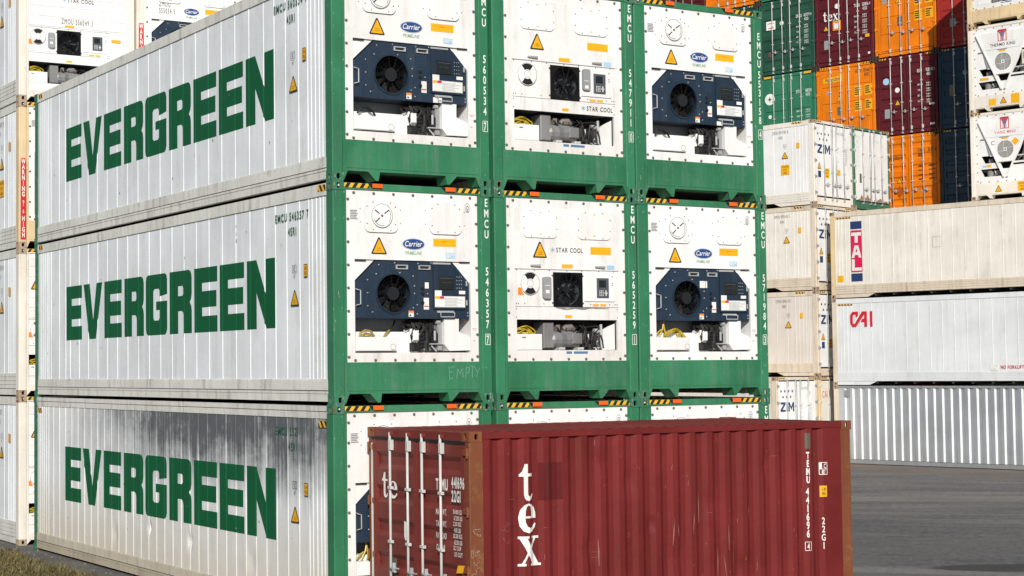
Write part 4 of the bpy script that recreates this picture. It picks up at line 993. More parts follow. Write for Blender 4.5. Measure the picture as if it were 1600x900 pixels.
    part(root, 'pipes', 'tk_pipe', lambda m: [m.tube([(.75, .18, .76), (.80, .15, .86), (.76, .15, .97)], .02, 7), m.tube([(1.02, .14, .78), (1.05, .12, .9), (1.0, .14, 1.0)], .02, 7), m.tube([(.80, .2, 1.22), (.86, .18, 1.32), (.95, .2, 1.38)], .025, 7), m.tube([(1.55, .2, 1.25), (1.7, .2, 1.4), (1.8, .2, 1.7)], .03, 7), m.bbox(1.70, 2.0, .2, .35, 1.2, 1.5, .02)], m_steel)
    cb = part(root, 'control_box', 'tk_ctl', lambda m: m.bbox(1.84, 2.10, YP - .02, .2, 1.42, 1.90, .02), paint('cream_plastic', (0.70, 0.66, 0.52, 1), dirt=.3, wave=0))
    part(cb, 'screen', 'tk_scr', lambda m: m.print_(D2().rect(1.90, 1.60, 2.06, 1.82), on_end(YP - .022)), m_grey_pl)
    part(root, 'cross_bar', 'tk_bar', lambda m: m.bbox(1.60, 2.0, YP, .1, 1.35, 1.39, .005), m_steel_w)

# ------------------------------------------------------------------ door ends
def lockbar(parent, x, z0, z1, y, mat, key, r=0.017, hz=None, side=1, far=False):
    b = part(parent, 'locking_bar', ('bar', x, z0, z1, y), lambda m: m.cyl((x, y, z0), (x, y, z1), r, 8), mat, smooth=True)
    return b
def bar_fittings(parent, x, z0, z1, y, mat, mids=(1.20, 1.9), key=''):
    def fn(m):
        for z in (z0 + .16, z1 - .16): m.bbox(x - .012, x + .045, y - .022, y + .03, z - .065, z + .065, .006)
        for z in mids: m.bbox(x - .035, x + .05, y - .024, y + .02, z - .018, z + .018, .004)
    return part(parent, 'bar_bracket', ('brk', x, z0, z1, y, mids), fn, mat, stuff=True)
def cam_keeper(parent, x, z0, z1, y, mat):
    def fn(m):
        for z in (z0, z1): m.bbox(x - .035, x + .035, y - .02, y + .03, z - .03, z + .02, .005)
    return part(parent, 'cam_keeper', ('cam', x, z0, z1, y), fn, mat, stuff=True)
def handle_fn(x, z, y, s=1, ln=0.30):
    def fn(m):
        m.tube([(x, y, z), (x + s * .06, y - .03, z + .008), (x + s * ln * .6, y - .035, z), (x + s * ln, y - .03, z + .012)], [.012, .016, .012, .010], 6)
        m.bbox(x + s * ln * .55 - .03, x + s * ln * .55 + .03, y - .045, y - .01, z - .045, z + .02, .006)
        m.bbox(x + s * ln * .55 - .012, x + s * ln * .55 + .012, y - .05, y - .012, z + .01, z + .075, .004)
    return fn

def reefer_doors(root, key, frame, door=m_white_new, bar=m_steel, zim=False, stripe=True, hingem=m_grey_pl):
    """rear door end at y = 0"""
    part(root, 'end_header', 'rd_hdr', lambda m: m.box(0.162, W - .162, .010, .14, 2.790, 2.880), frame)
    part(root, 'end_sill', 'rd_sill', lambda m: m.box(0.162, W - .162, .010, .16, 0.02, 0.265), frame)
    if stripe:
        for a in (0.18, 1.90): decal(root, 'hazard_marking', D2().rect(a, 2.82, a + .36, 2.87), on_end(.007), m_haz, key=('rdhaz', a))
    part(root, 'door_gasket', 'rd_gask', lambda m: m.box(0.105, W - .105, .022, .10, 0.268, 2.788), m_black)
    doors = []
    for k in (0, 1):
        x0, x1 = ((0.13, 1.195), (1.243, 2.308))[k]
        d = part(root, 'door', ('rd_door', k), lambda m, x0=x0, x1=x1: m.bbox(x0, x1, .004, .08, .315, 2.745, .006), door)
        for x in ((0.60, 1.08) if k == 0 else (1.36, 1.84)):
            lockbar(d, x, 0.20, 2.83, -.030, bar, key)
            bar_fittings(d, x, 0.20, 2.83, -.030, bar, (1.15, 1.95))
            cam_keeper(d, x, .22, 2.81, -.020, bar)
            part(d, 'bar_handle', ('rd_h', x), handle_fn(x, .72, -.035, 1, .30), m_steel)
        hx = 0.03 if k == 0 else W - .16
        for i in range(5):
            z = 0.42 + i * 0.545
            part(d, 'hinge', ('rd_hinge', k, i), lambda m, z=z, hx=hx: m.bbox(hx, hx + .13, -.022, .02, z - .035, z + .035, .006).cyl((hx + (.015 if hx < 1 else .115), -.015, z - .06), (hx + (.015 if hx < 1 else .115), -.015, z + .06), .018, 7), hingem)
        doors.append(d)
    return doors

def zim_decals(d0, d1, num=''):
    n = D2()
    f = on_end(.0015)
    for x, z in [(0.27, 2.43), (0.49, 2.43), (0.71, 2.43), (0.93, 2.43), (0.38, 2.24), (0.60, 2.24), (0.82, 2.24)]:
        P = []
        for i in range(14):
            r = .055 if i % 2 == 0 else .03; t = R(90 + i * 360 / 14); P.append((x + r * math.cos(t), z + r * math.sin(t)))
        n.poly(P)
    part(d0, 'star_emblem', 'zim_stars', lambda m: m.print_(n, f), m_navy_print)
    part(d0, 'line_lettering', 'zim_letters', lambda m: m.print_(D2().add([(0, 0)], []).add([(.22, 1.76), (.52, 1.76), (.52, 1.825), (.345, 1.825), (.52, 2.0), (.52, 2.07), (.23, 2.07), (.23, 2.0), (.40, 2.0), (.22, 1.825)], [(0, 1, 2, 3), (3, 4, 7, 8), (4, 5, 6, 7), (3, 8, 9, 0)][:0] + [(0, 1, 2, 3, 9), (9, 3, 4, 8), (8, 4, 5, 6, 7)]).rect(.575, 1.76, .635, 2.07).add(*fill2d([[(.68, 1.76), (.76, 1.76), (.76, 1.95), (.85, 1.80), (.94, 1.95), (.94, 1.76), (1.02, 1.76), (1.02, 2.07), (.94, 2.07), (.85, 1.92), (.76, 2.07), (.68, 2.07)]])), f), m_navy_print)
    tri_pair(d0, 0.33, 1.22, .24, .22, lambda o: on_end(.004 - o), .003, 'zimdoorT')
    part(d0, 'navy_label', 'zim_nl', lambda m: m.print_(D2().rect(.24, .94, .42, 1.16), f), m_navy_print)
    caution_label(d0, .66, .94, .94, 1.27, f, 'zim_cl')
    part(d1, 'amber_label', 'zim_al', lambda m: m.print_(D2().rect(1.42, 1.07, 1.64, 1.27), f), m_amber)
    dd = D2().text(num or 'ZMOU 894283 8', 1.40, 2.47, .09, .5, 0, .2).text('45R1', 1.86, 2.32, .09, .5, 0, .2)
    for i, t in enumerate(('MAX.WT.', 'TARE', 'NET', 'CU.CAP.')):
        dd.text(t, 1.40, 1.98 - .15 * i, .05, .55, 0, .2).text('34.000 KGS', 1.90, 1.98 - .15 * i, .045, .5, 0, .2).text('74.960 LBS', 1.90, 1.91 - .15 * i, .045, .5, 0, .2)
    part(d1, 'door_print', ('zim_dp', num), lambda m: m.print_(dd, f), m_grey_print)
def caution_label(parent, x0, z0, x1, z1, f, key):
    c = part(parent, 'caution_label', (key, 'c'), lambda m: m.print_(D2().rect(x0, z0, x1, z1), f), m_yellow)
    w_, h_ = x1 - x0, z1 - z0; cx = (x0 + x1) / 2
    g = lambda a, b: tuple(p + q for p, q in zip(f(a, b), (0, 0, 0)))
    p0 = Vector(f(0, 0)); nx = Vector(f(1, 0)) - p0; up = Vector(f(0, 1)) - p0; nr = nx.cross(up).normalized() * .0015
    def fo(a, b):
        q = Vector(f(a, b)) + nr; return tuple(q)
    part(c, 'print', (key, 'p'), lambda m: m.print_(D2().text('CAUTION', cx, z0 + h_ * .72, h_ * .17, .62 * min(1, w_ / (h_ * .85)), 1, .12, 0, 'C').text("9'-6\"", cx, z0 + h_ * .40, h_ * .18, .7 * min(1, w_ / (h_ * .85)), 1, .12, 0, 'C').text('HIGH', cx, z0 + h_ * .1, h_ * .17, .65 * min(1, w_ / (h_ * .85)), 1, .12, 0, 'C'), fo), m_print)
    return c

# ---- dry boxes
def corr(ln, y0=0.19, pitch=0.281, d=0.036, s=0.066):
    p = [(0.178, 0.0)]; y = y0 + .10
    p.append((y, 0.0))
    while y + pitch < ln - 0.29:
        p += [(y + s, d), (y + .140, d), (y + .140 + s, 0.0), (y + pitch, 0.0)]; y += pitch
    p.append((ln - 0.178, 0.0)); return p
def corr_side_fn(ln, ht, right, z0=0.16, x0=0.012, steep=False):
    p = corr(ln, d=.042, s=.050, pitch=.2895) if steep else corr(ln)
    dents = [(1.72, 1.15, .22, .03), (2.35, 1.95, .16, .022), (3.05, .95, .28, .035), (3.62, 1.62, .15, .02), (4.15, .75, .22, .03), (4.55, 2.05, .14, .018), (2.70, 1.40, .12, .022), (1.95, 2.2, .15, .02)] if ln == L20 else None; n = len(p)
    def base(m):
        if dents: return dented(m, p, z0, ht - .085, lambda d, o, y, z: (x0 + d + o, y, z), dents)
        m.add([(x0 + d, y, z0) for y, d in p] + [(x0 + d, y, ht - .085) for y, d in p], [(i, n + i, n + i + 1, i + 1) for i in range(n - 1)])
    return (lambda m: mirror_x(m, base)) if right else base
def dry_door_fn(k, ht, style):
    x0, x1 = ((0.135, 1.205), (1.233, 2.303))[k]
    def fn(m):
        z0, z1 = .19, ht - .135
        # frame of the leaf, then horizontal folds between
        a, b = x0 + .075, x1 - .075
        m.box(x0, a, .012, .06, z0, z1); m.box(b, x1, .012, .06, z0, z1)
        if style == 'fold':
            n = 5 if ht < 2.7 else 6
            zs = [(z0, 0.0)]; step = (z1 - z0 - .16) / n
            for i in range(n):
                q = z0 + .08 + i * step
                zs += [(q + step * .28, 0.0), (q + step * .42, .034), (q + step * .66, .034), (q + step * .80, 0.0)]
            zs.append((z1, 0.0)); c = len(zs)
            m.add([(a, .016 + d, z) for z, d in zs] + [(b, .016 + d, z) for z, d in zs], [(i, i + 1, c + i + 1, c + i) for i in range(c - 1)])
        else:
            n = 4; step = (z1 - z0 - .08) / n
            m.box(a, b, .036, .05, z0, z1)
            for i in range(n):
                q = z0 + .04 + i * step
                m.bbox(a + .02, b - .02, .014, .036, q + .012, q + step - .012, .012)
    return fn
def dry_doors(root, ht, mat, frame, bar, style='fold', haz=True, near=False):
    wd = W
    part(root, 'end_header', ('dd_hdr', ht), lambda m: m.box(0.162, W - .162, .010, .12, ht - .125, ht - .010), mat)
    part(root, 'end_sill', ('dd_sill', ht), lambda m: [m.box(0.162, W - .162, .010, .14, .035, .165), m.box(.30, .52, .002, .01, .045, .115), m.box(W - .52, W - .30, .002, .01, .045, .115)], mat)
    part(root, 'door_gasket', ('dd_gask', ht), lambda m: m.box(0.118, W - .118, .056, .10, .168, ht - .128), m_black)
    if haz:
        for a in (0.18, W - .46): decal(root, 'hazard_marking', D2().rect(a, ht - .075, a + .28, ht - .02), on_end(.007), m_haz, key=('ddhaz', a, ht))
    out = []
    for k in (0, 1):
        d = part(root, 'door', ('dd_door', k, ht, style), dry_door_fn(k, ht, style), mat)
        xs = (W / 2 - .607, W / 2 - .174) if k == 0 else (W / 2 + .174, W / 2 + .607)
        for i, x in enumerate(xs):
            lockbar(d, x, .075, ht - .05, -.022, bar, '')
            bar_fittings(d, x, .075, ht - .05, -.022, bar, (1.186, 1.9 if ht > 2.7 else 1.86))
            cam_keeper(d, x, .085, ht - .06, -.012, bar if not near else m_red_door)
            if (k, i) in ((0, 0), (0, 1), (1, 0), (1, 1)):
                part(d, 'bar_handle', ('dd_h', x), handle_fn(x, .86 if i == 0 else .84, -.03, 1, .26), m_steel)
        hx = 0.015 if k == 0 else W - .135
        for i in range(4):
            z = .30 + i * (ht - .55) / 3
            part(d, 'hinge', ('dd_hinge', k, i, ht), lambda m, z=z, hx=hx: m.bbox(hx, hx + .12, -.012, .02, z - .035, z + .035, .006).cyl((hx + (.02 if hx < 1 else .10), -.008, z - .06), (hx + (.02 if hx < 1 else .10), -.008, z + .06), .016, 7), frame if not near else m_red_rust)
        out.append(d)
    return out
def dry_body(root, ln, ht, side, rail, roof, steep=False):
    for rt in (0, 1):
        part(root, 'side_panel', ('dside', ln, ht, rt, steep), corr_side_fn(ln, ht, rt, steep=steep), side)
        def top(m): m.box(.004, .07, .178, ln - .178, ht - .085, ht - .012)
        def bot(m): m.box(.004, .07, .178, ln - .178, .02, .150)
        part(root, 'top_rail', ('dtop', ln, ht, rt), (lambda m: mirror_x(m, top)) if rt else top, rail)
        part(root, 'bottom_rail', ('dbot', ln, ht, rt), (lambda m: mirror_x(m, bot)) if rt else bot, rail)
    def rf(m):
        ys = [.03]; y = .12; P = [(.03, 0)]
        while y + .21 < ln - .1:
            P += [(y, 0), (y + .045, .02), (y + .105, .02), (y + .15, 0)]; y += .21
        P.append((ln - .03, 0)); n = len(P)
        m.add([(.05, a, ht - .028 + d) for a, d in P] + [(W - .05, a, ht - .028 + d) for a, d in P], [(i, i + 1, n + i + 1, n + i) for i in range(n - 1)])
    part(root, 'roof', ('droof', ln, ht), rf, roof)
    part(root, 'floor_frame', ('dfloor', ln), lambda m: m.box(.07, W - .07, .05, ln - .05, .10, .17), m_under)
    def fp(m):
        n = 10; P = [(.165, 0)]
        for i in range(8):
            x = .20 + i * .26; P += [(x, 0), (x + .05, -.035), (x + .13, -.035), (x + .18, 0)]
        P.append((W - .165, 0)); c = len(P)
        m.add([(x, ln - .012 + d, .15) for x, d in P] + [(x, ln - .012 + d, ht - .1) for x, d in P], [(i, c + i, c + i + 1, i + 1) for i in range(c - 1)])
        m.box(.162, W - .162, ln - .12, ln - .006, ht - .12, ht - .012); m.box(.162, W - .162, ln - .12, ln - .006, .02, .16)
    part(root, 'front_wall', ('dfront', ln, ht), fp, side)
def dry_posts(root, ln, ht, mat):
    for fy in (0, 1):
        for fx in (0, 1):
            part(root, 'corner_post', ('dpost', fx, fy, ln, ht), post_fn(fx, fy, ln, ht, False, 0.115 if not fy else .155), mat)

# ------------------------------------------------------------------ big block lettering
GE = {
 'E': [[(0, 0), (100, 0), (100, 25), (34.5, 25), (34.5, 38.5), (96, 38.5), (96, 63.5), (34.5, 63.5), (34.5, 76.5), (100, 76.5), (100, 100), (0, 100)]],
 'V': [[(0, 100), (33, 100), (52, 34), (70, 100), (100, 100), (66, 0), (31, 0)]],
 'R': [[(0, 0), (39, 0), (39, 36), (56, 36), (62, 33), (64, 27), (64, 0), (100, 0), (100, 36), (98, 43), (91, 49), (97, 54), (100, 62), (100, 88), (98, 94), (94, 98), (86, 100), (0, 100)],
       [(39, 60), (58, 60), (62, 63), (62, 73), (58, 76), (39, 76)]],
 'G': [[(10, 0), (90, 0), (96, 3), (100, 10), (100, 55), (49, 55), (49, 41), (65, 41), (65, 28), (61, 24), (41, 24), (36, 28), (36, 72), (41, 76), (61, 76), (65, 72), (65, 63), (100, 66), (100, 90), (97, 97), (90, 100), (10, 100), (3, 97), (0, 90), (0, 10), (3, 3)]],
 'N': [[(0, 0), (34, 0), (34, 52), (68, 0), (100, 0), (100, 100), (66, 100), (66, 50), (34, 100), (0, 100)]],
}
def evergreen_word():
    d = D2()
    for c, y0, y1 in (('E', 10.40, 9.575), ('V', 9.485, 8.54), ('E', 8.435, 7.605), ('R', 7.478, 6.607), ('G', 6.52, 5.617), ('R', 5.515, 4.640), ('E', 4.542, 3.685), ('E', 3.598, 2.748), ('N', 2.655, 1.724)):
        d.loops([[(-y0 + (y0 - y1) * a / 100, 1.033 + 0.972 * b / 100) for a, b in lp] for lp in GE[c]])
    return d
def side_word(root, ribs, key):
    p = rib_profile(ribs)
    d = evergreen_word().cut(sorted(-y for y, _ in p))
    part(root, 'line_lettering', ('eg_word', key), lambda m: m.add([(XSIDE - prof_at(p, -a) - .002, -a, b) for a, b in d.v], d.f), m_letter_green)
def side_map(ribs):
    p = rib_profile(ribs)
    return lambda off: (lambda a, b: (XSIDE - .013 - off, -a, b))
def box_mark(d, a, b, w_, h_, t=0.006):
    d.rect(a, b, a + w_, b + t).rect(a, b + h_ - t, a + w_, b + h_).rect(a, b, a + t, b + h_).rect(a + w_ - t, b, a + w_, b + h_)
    return d
def post_number(root, num, check, ztop=2.747, key='', zdig=1.815, zbox=0.918, pitch=0.143, h=0.104, x=2.362, fn=None):
    d = D2().stack('EMCU', x, ztop, h, pitch, 0.66, 1)
    if num:
        d.stack(num, x, zdig, h, pitch, 0.66, 1); d.text(check, x, zbox - .132, .108, .5, 1, align='C'); box_mark(d, x - .042, zbox - .15, .084, .15, .008)
    part(root, 'container_number', ('pn', num, ztop), lambda m: m.print_(d, on_end(.005)), m_white_print)
def side_print(root, mp, number, code, key, mat):
    d = D2().text(number, -1.70, 2.475, .105, .80, 1, .18).text(code, -1.31, 2.27, .105, .74, 1, .18)
    decal(root, 'side_number', d, mp(.002), mat, key=(key, 'sn'))
    e = D2(); box_mark(e, -1.19, 1.765, .125, .10).text('IC', -1.127, 1.785, .055, .8, 0, .1, 0, 'C').text('67', -1.127, 1.69, .05, .7, 0, .1, 0, 'C')
    decal(root, 'registry_mark', e, mp(.002), m_print, key=(key, 'rm'))
    y_ = decal(root, 'height_label', D2().rect(-.849, 1.683, -.742, 1.858), mp(.002), m_print, key=(key, 'hl'))
    part(y_, 'label_face', (key, 'hlf'), lambda m: m.print_(D2().rect(-.840, 1.694, -.751, 1.847), mp(.0035)), m_amber)
    part(y_, 'print', (key, 'hlp'), lambda m: m.print_(D2().text('2,9m', -.795, 1.785, .04, .5, 1, .1, 0, 'C').text("9'6", -.795, 1.71, .05, .6, 1, .1, 0, 'C'), mp(.005)), m_print)
    tri_pair(root, -1.12, 1.312, .25, .215, mp, .002, (key, 'st'))

# ------------------------------------------------------------------ Evergreen stack: three columns, three tiers
EG_X = (0.0, 2.4827, 4.930)
COLN = ('left', 'middle', 'right'); TIERN = ('bottom', 'middle', 'top')
EG_LABEL = {
 (0, 2): 'green framed white reefer of the top tier, dark blue cooling unit, marked 560534',
 (0, 1): 'green framed white reefer with EMPTY scratched on its sill, marked 546357',
 (0, 0): 'soot streaked white reefer on the ground, big green lettering, bottom of the stack',
 (1, 2): 'green framed white reefer with square black fan, top tier, marked 547911',
 (1, 1): 'green framed white reefer with square black fan and brown grime, marked 565259',
 (1, 0): 'green framed reefer of the bottom tier, mostly hidden behind the middle of the red container',
 (2, 2): 'green framed reefer with dark blue cooling unit, top tier, marked 553158',
 (2, 1): 'green framed reefer with dark blue cooling unit and coiled yellow cable, marked 571984',
 (2, 0): 'green framed reefer of the bottom tier behind the far end of the red container',
}
EG_NUM = {(0, 2): ('560534', '7'), (0, 1): ('546357', '7'), (0, 0): None, (1, 2): ('547911', '0'), (1, 1): ('565259', '1'), (1, 0): None, (2, 2): ('553158', '4'), (2, 1): ('571984', '3'), (2, 0): ('', '')}
for k in range(3):
    for t in range(3):
        jx = (-0.02 if t == 0 and k == 0 else 0.0)
        root = thing('reefer_container', EG_LABEL[(k, t)], 'container', (EG_X[k] + jx, random.uniform(-.006, .010), t * H), random.uniform(-.0006, .0006), 'green and white reefers stacked three by three')
        castings(root, m_green_worn); posts(root, m_green_post, back=m_green_worn)
        rb, rk = (RIBS_B, 'B') if t == 0 else (RIBS_A, 'A')
        body(root, m_white_soot if (t == 0 and k == 0) else m_white_side, m_rail, m_rail, rb, rk, 'top2' if t == 0 else 'top', rail_low=m_rail_low if t == 0 else m_rail, rail_mid=m_rail_mud if t == 0 else m_rail)
        end_frame(root, m_green)
        back_plain(root, m_white_side, m_green)
        star = k == 1 and t > 0
        if star: star_end(root, logo='upper' if t == 1 else 'lower', panel=m_white_end)
        else: carrier_end(root, cable={(0, 1): 'ochre', (2, 1): 'yellow', (0, 0): 'yellow'}.get((k, t), 'black'), panel=m_white_end if k == 0 else m_white_new)
        if not star:
            ex = {(0, 1): [(1.40, 1.52, 1.46, 1.60)], (2, 1): [(1.16, 1.60, 1.30, 1.70)], (2, 2): [(1.55, 1.12, 1.66, 1.18)], (0, 2): [(1.56, 1.12, 1.70, 1.19)]}.get((k, t))
            if ex: part(root, 'paper_label', None, lambda m, ex=ex: [m.print_(D2().rect(*q), on_end(.0425)) for q in ex], m_white_print)
        else:
            if t == 1: part(root, 'grime_run', None, lambda m: m.print_(D2().poly([(1.0, 1.292), (1.95, 1.292), (1.9, 1.27), (1.6, 1.275), (1.5, 1.255), (1.35, 1.27), (1.2, 1.25), (1.05, 1.275)]), END(.002)), paint('black_grime', (0.2, 0.19, 0.18, 1), dirt=0.9, dcol=(0.6, 0.58, 0.55, 1), wave=0))
        nm = EG_NUM[(k, t)]
        if nm is not None:
            if (k, t) == (2, 2): post_number(root, nm[0], nm[1], 2.56, '', 1.98, 1.10, 0.138)
            else: post_number(root, nm[0], nm[1])
        if k == 0:
            side_word(root, rb, rk); mp = side_map(rb)
            side_print(root, mp, ('EMCU 5521', 'EMCU 546357 7', 'EMCU 560534 7')[t], '45R1', ('egs', t), m_letter_thin)
            for a in ((-.42, -.20), (-11.93, -11.72)):
                z = 2.60 if t == 0 else 2.78
                part(root, 'hazard_marking', ('eghaz', a, t), lambda m, a=a, z=z: m.print_(D2().rect(a[0], z, a[1], z + .085), on_left(.003 if t else .004)), m_haz)
        if k == 0:
            rr = random.Random(40 + t); dm = D2()
            for (y_, z_) in ((3.0, 2.52), (3.0, 2.40), (3.0, 2.30), (1.93, 2.26), (4.9, 2.18), (11.1, 1.70), (11.45, .8), (11.7, 1.2))[:8 if t == 1 else 0] + tuple((rr.uniform(.9, 11.5), rr.uniform(.5, 2.6)) for _ in range(14)):
                w_ = rr.uniform(.008, .03); h_ = rr.uniform(.012, .06); dm.poly([(-y_, z_), (-y_ + w_, z_ + .005), (-y_ + w_ * .8, z_ + h_), (-y_ + .004, z_ + h_ * .8)])
            part(root, 'scuff_marks', ('scuffs', t), lambda m, dm=dm: m.print_(dm, on_left(XSIDE - .0125)), flat('scuff_grey', (0.16, 0.15, 0.14, 1)), stuff=True)
        if (k, t) == (0, 1):
            d = D2()
            def stroke(P, w_=.005):
                for (a, b), (c, e) in zip(P, P[1:]):
                    n = Vector((-(e - b), c - a)).normalized() * w_; d.poly([(a - n.x, b - n.y), (a + n.x, b + n.y), (c + n.x, e + n.y), (c - n.x, e - n.y)])
            for s_ in ([(1.74, .47), (1.745, .31), (1.80, .33)], [(1.73, .465), (1.82, .48)], [(1.735, .40), (1.80, .41)], [(1.86, .32), (1.875, .45), (1.91, .38), (1.95, .46), (1.96, .33)], [(2.0, .31), (2.01, .47), (2.06, .46), (2.05, .40), (2.01, .385)],
                       [(2.08, .48), (2.15, .47)], [(2.11, .47), (2.105, .33)], [(2.16, .46), (2.18, .40)], [(2.22, .46), (2.17, .34)]): stroke(s_, .0036)
            part(root, 'chalk_writing', None, lambda m: m.print_(d, on_end(.003)), paint('chalk', (0.20, 0.38, 0.28, 1), dirt=0.9, dcol=(0.035, 0.19, 0.09, 1), chips=0.8, ccol=(0.03, 0.19, 0.087, 1), wave=0))

# ------------------------------------------------------------------ red 20-foot box in front
def tex_loops():
    t = [[(0, 66), (0, 72), (14, 79), (26, 100), (44, 100), (44, 74), (72, 74), (72, 66), (44, 66), (44, 20), (47, 13), (56, 11), (66, 14), (74, 20), (78, 16), (66, 4), (50, -1), (34, 1), (24, 8), (21, 18), (21, 66)]]
    e = [[(98, 50), (97, 68), (88, 87), (72, 97), (52, 100), (30, 95), (12, 79), (3, 52), (9, 24), (26, 6), (52, -1), (76, 4), (93, 19), (98, 30), (92, 34), (78, 20), (62, 16), (46, 22), (36, 36), (34, 50)],
         [(35, 57), (69, 57), (69, 73), (64, 88), (53, 94), (43, 89), (37, 75)]]
    x = [[(0, 0), (34, 0), (34, 8), (26, 8), (46, 37), (64, 8), (56, 8), (56, 0), (106, 0), (106, 8), (97, 8), (63, 57), (84, 92), (98, 92), (98, 100), (64, 100), (64, 92), (73, 92), (57, 66), (41, 92), (49, 92), (49, 100), (2, 100), (2, 92), (9, 92), (40, 44), (16, 8), (0, 8)]]
    return t, e, x
def tex_at(d, lp, a0, b0, w_, h_, ww=100):
    d.loops([[(a0 + w_ * p / ww, b0 + h_ * q / 100) for p, q in l] for l in lp]); return d
RX, RY = 0.474, -2.452
RED = thing('shipping_container', 'dark red corrugated twenty foot container with rusty corner posts and white lettering', 'container', (RX, RY + W, 0.0), R(-90.15))
rh = 2.606
castings(RED, m_red_rust, L20, rh); dry_posts(RED, L20, rh, m_red_rust)
dry_body(RED, L20, rh, m_red, m_red, m_red)
rd = dry_doors(RED, rh, m_red_door, m_red_rust, m_steel_w, 'fold', haz=False, near=True)
part(RED, 'header_seal', None, lambda m: m.box(.07, W - .10, .004, .012, rh - .150, rh - .112), m_black)
# lettering that follows the folded sheet; a = distance along the side from the door end, as seen from outside
pc = corr(L20)
def red_side(d, name, mat, off=.002, stuff=False):
    d.cut(sorted(y for y, _ in pc))
    return part(RED, name, None, lambda m: m.add([(W - .012 - prof_at(pc, a) + off, a, b) for a, b in d.v], d.f), mat)
T_, E_, X_ = tex_loops()
d = D2(); tex_at(d, T_, .720, 1.770, .195, .436, 78); tex_at(d, E_, .698, 1.388, .262, .348); tex_at(d, X_, .690, .998, .325, .352, 106)
red_side(d, 'owner_lettering', m_white_print)
red_side(D2().rect(.995, 1.765, 1.335, 2.213), 'repainted_patch', m_patch, .001)
red_side(D2().rect(5.245, 2.25, 5.325, 2.458), 'vent_plate', m_plate, .004)
d = D2().stack('TEMU', 5.283, 2.205, .085, .106, .62).stack('441696', 5.268, 1.735, .092, .110, .58)
d.text('4', 5.268, .93, .085, .5, 1, align='C'); box_mark(d, 5.225, .915, .09, .118, .007)
d.stack('22G1', 5.541, 1.335, .085, .108, .62, 1)
red_side(d, 'side_number', m_white_print)
d = D2(); box_mark(d, 5.50, 1.90, .122, .165, .008).text('C', 5.58, 1.985, .06, .7, 1, .1, 0, 'C').text('87', 5.561, 1.912, .05, .7, 1, .1, 0, 'C').rect(5.508, 1.972, 5.614, 1.978).rect(5.508, 1.978, 5.535, 2.055)
red_side(d, 'registry_mark', m_white_print)
red_side(D2().rect(5.503, 1.608, 5.608, 1.756), 'yellow_label', m_yellow)
red_side(D2().text('2,6m', 5.556, 1.695, .038, .5, 1, .1, 0, 'C').text("8'6", 5.556, 1.63, .045, .6, 1, .1, 0, 'C'), 'label_print', m_print, .0035)
# scratches and chalk scribble on the side and post
rnd = random.Random(11); d = D2()
for i in range(46):
    a = rnd.uniform(.35, 5.7); b = rnd.uniform(.3, 2.4); l_ = rnd.uniform(.01, .07); w_ = rnd.uniform(.002, .005); s = rnd.uniform(-.01, .01)
    d.poly([(a, b), (a + w_, b), (a + w_ + s, b + l_), (a + s, b + l_)])
for i in range(8):
    a = rnd.uniform(.35, 5.5); b = rnd.uniform(.8, 2.2); d.rect(a, b, a + rnd.uniform(.04, .12), b + .004)
for i in range(11):
    a = rnd.uniform(1.4, 5.0); b = rnd.uniform(.45, 1.5); l_ = rnd.uniform(.12, .5); w_ = rnd.uniform(.004, .011); s = rnd.uniform(-.03, .03)
    d.poly([(a, b), (a + w_ * .4, b), (a + w_ + s * .5, b + l_ * .5), (a + s, b + l_), (a + s * .5 - w_ * .3, b + l_ * .5)])
red_side(d, 'paint_scratches', flat('bare_primer', (0.30, 0.13, 0.105, 1))).__setitem__('kind', 'stuff')
def scribble(seed, a0, b0, w_, h_, n, lw=.0035):
    """loose handwriting: short curled strokes of uneven width"""
    rnd = random.Random(seed); d = D2()
    for i in range(max(3, n // 3)):
        cx = a0 + rnd.random() * w_; cz = b0 + rnd.random() * h_; r = rnd.uniform(.15, .42) * min(w_, h_); a = rnd.uniform(0, 360); sw = rnd.choice((-1, 1)) * rnd.uniform(80, 330); k = rnd.uniform(.4, 1.3); dr = rnd.uniform(-.6, .6)
        P = []
        for j in range(9):
            t = R(a + sw * j / 8); q = r * (1 + dr * j / 8); P.append((min(a0 + w_, max(a0, cx + q * k * math.cos(t))), min(b0 + h_, max(b0, cz + q * math.sin(t)))))
        for p, q in zip(P, P[1:]):
            v = Vector((q[0] - p[0], q[1] - p[1]))
            if v.length < .003 or rnd.random() < .12: continue
            m_ = Vector((-v.y, v.x)).normalized() * lw * rnd.uniform(.4, 1.1); d.poly([(p[0] - m_.x, p[1] - m_.y), (p[0] + m_.x, p[1] + m_.y), (q[0] + m_.x * .8, q[1] + m_.y * .8), (q[0] - m_.x * .8, q[1] - m_.y * .8)])
    return d
m_chalk = flat('faded_chalk', (0.42, 0.31, 0.27, 1)); m_chalk2 = flat('dusty_chalk', (0.25, 0.10, 0.085, 1))
red_side(scribble(2, .44, 1.25, .11, .28, 24, .0025), 'chalk_marks', m_chalk2)
part(RED, 'chalk_marks', None, lambda m: m.print_(scribble(9, .02, .85, .13, .62, 40, .0035), on_right(W - .004)), m_chalk)
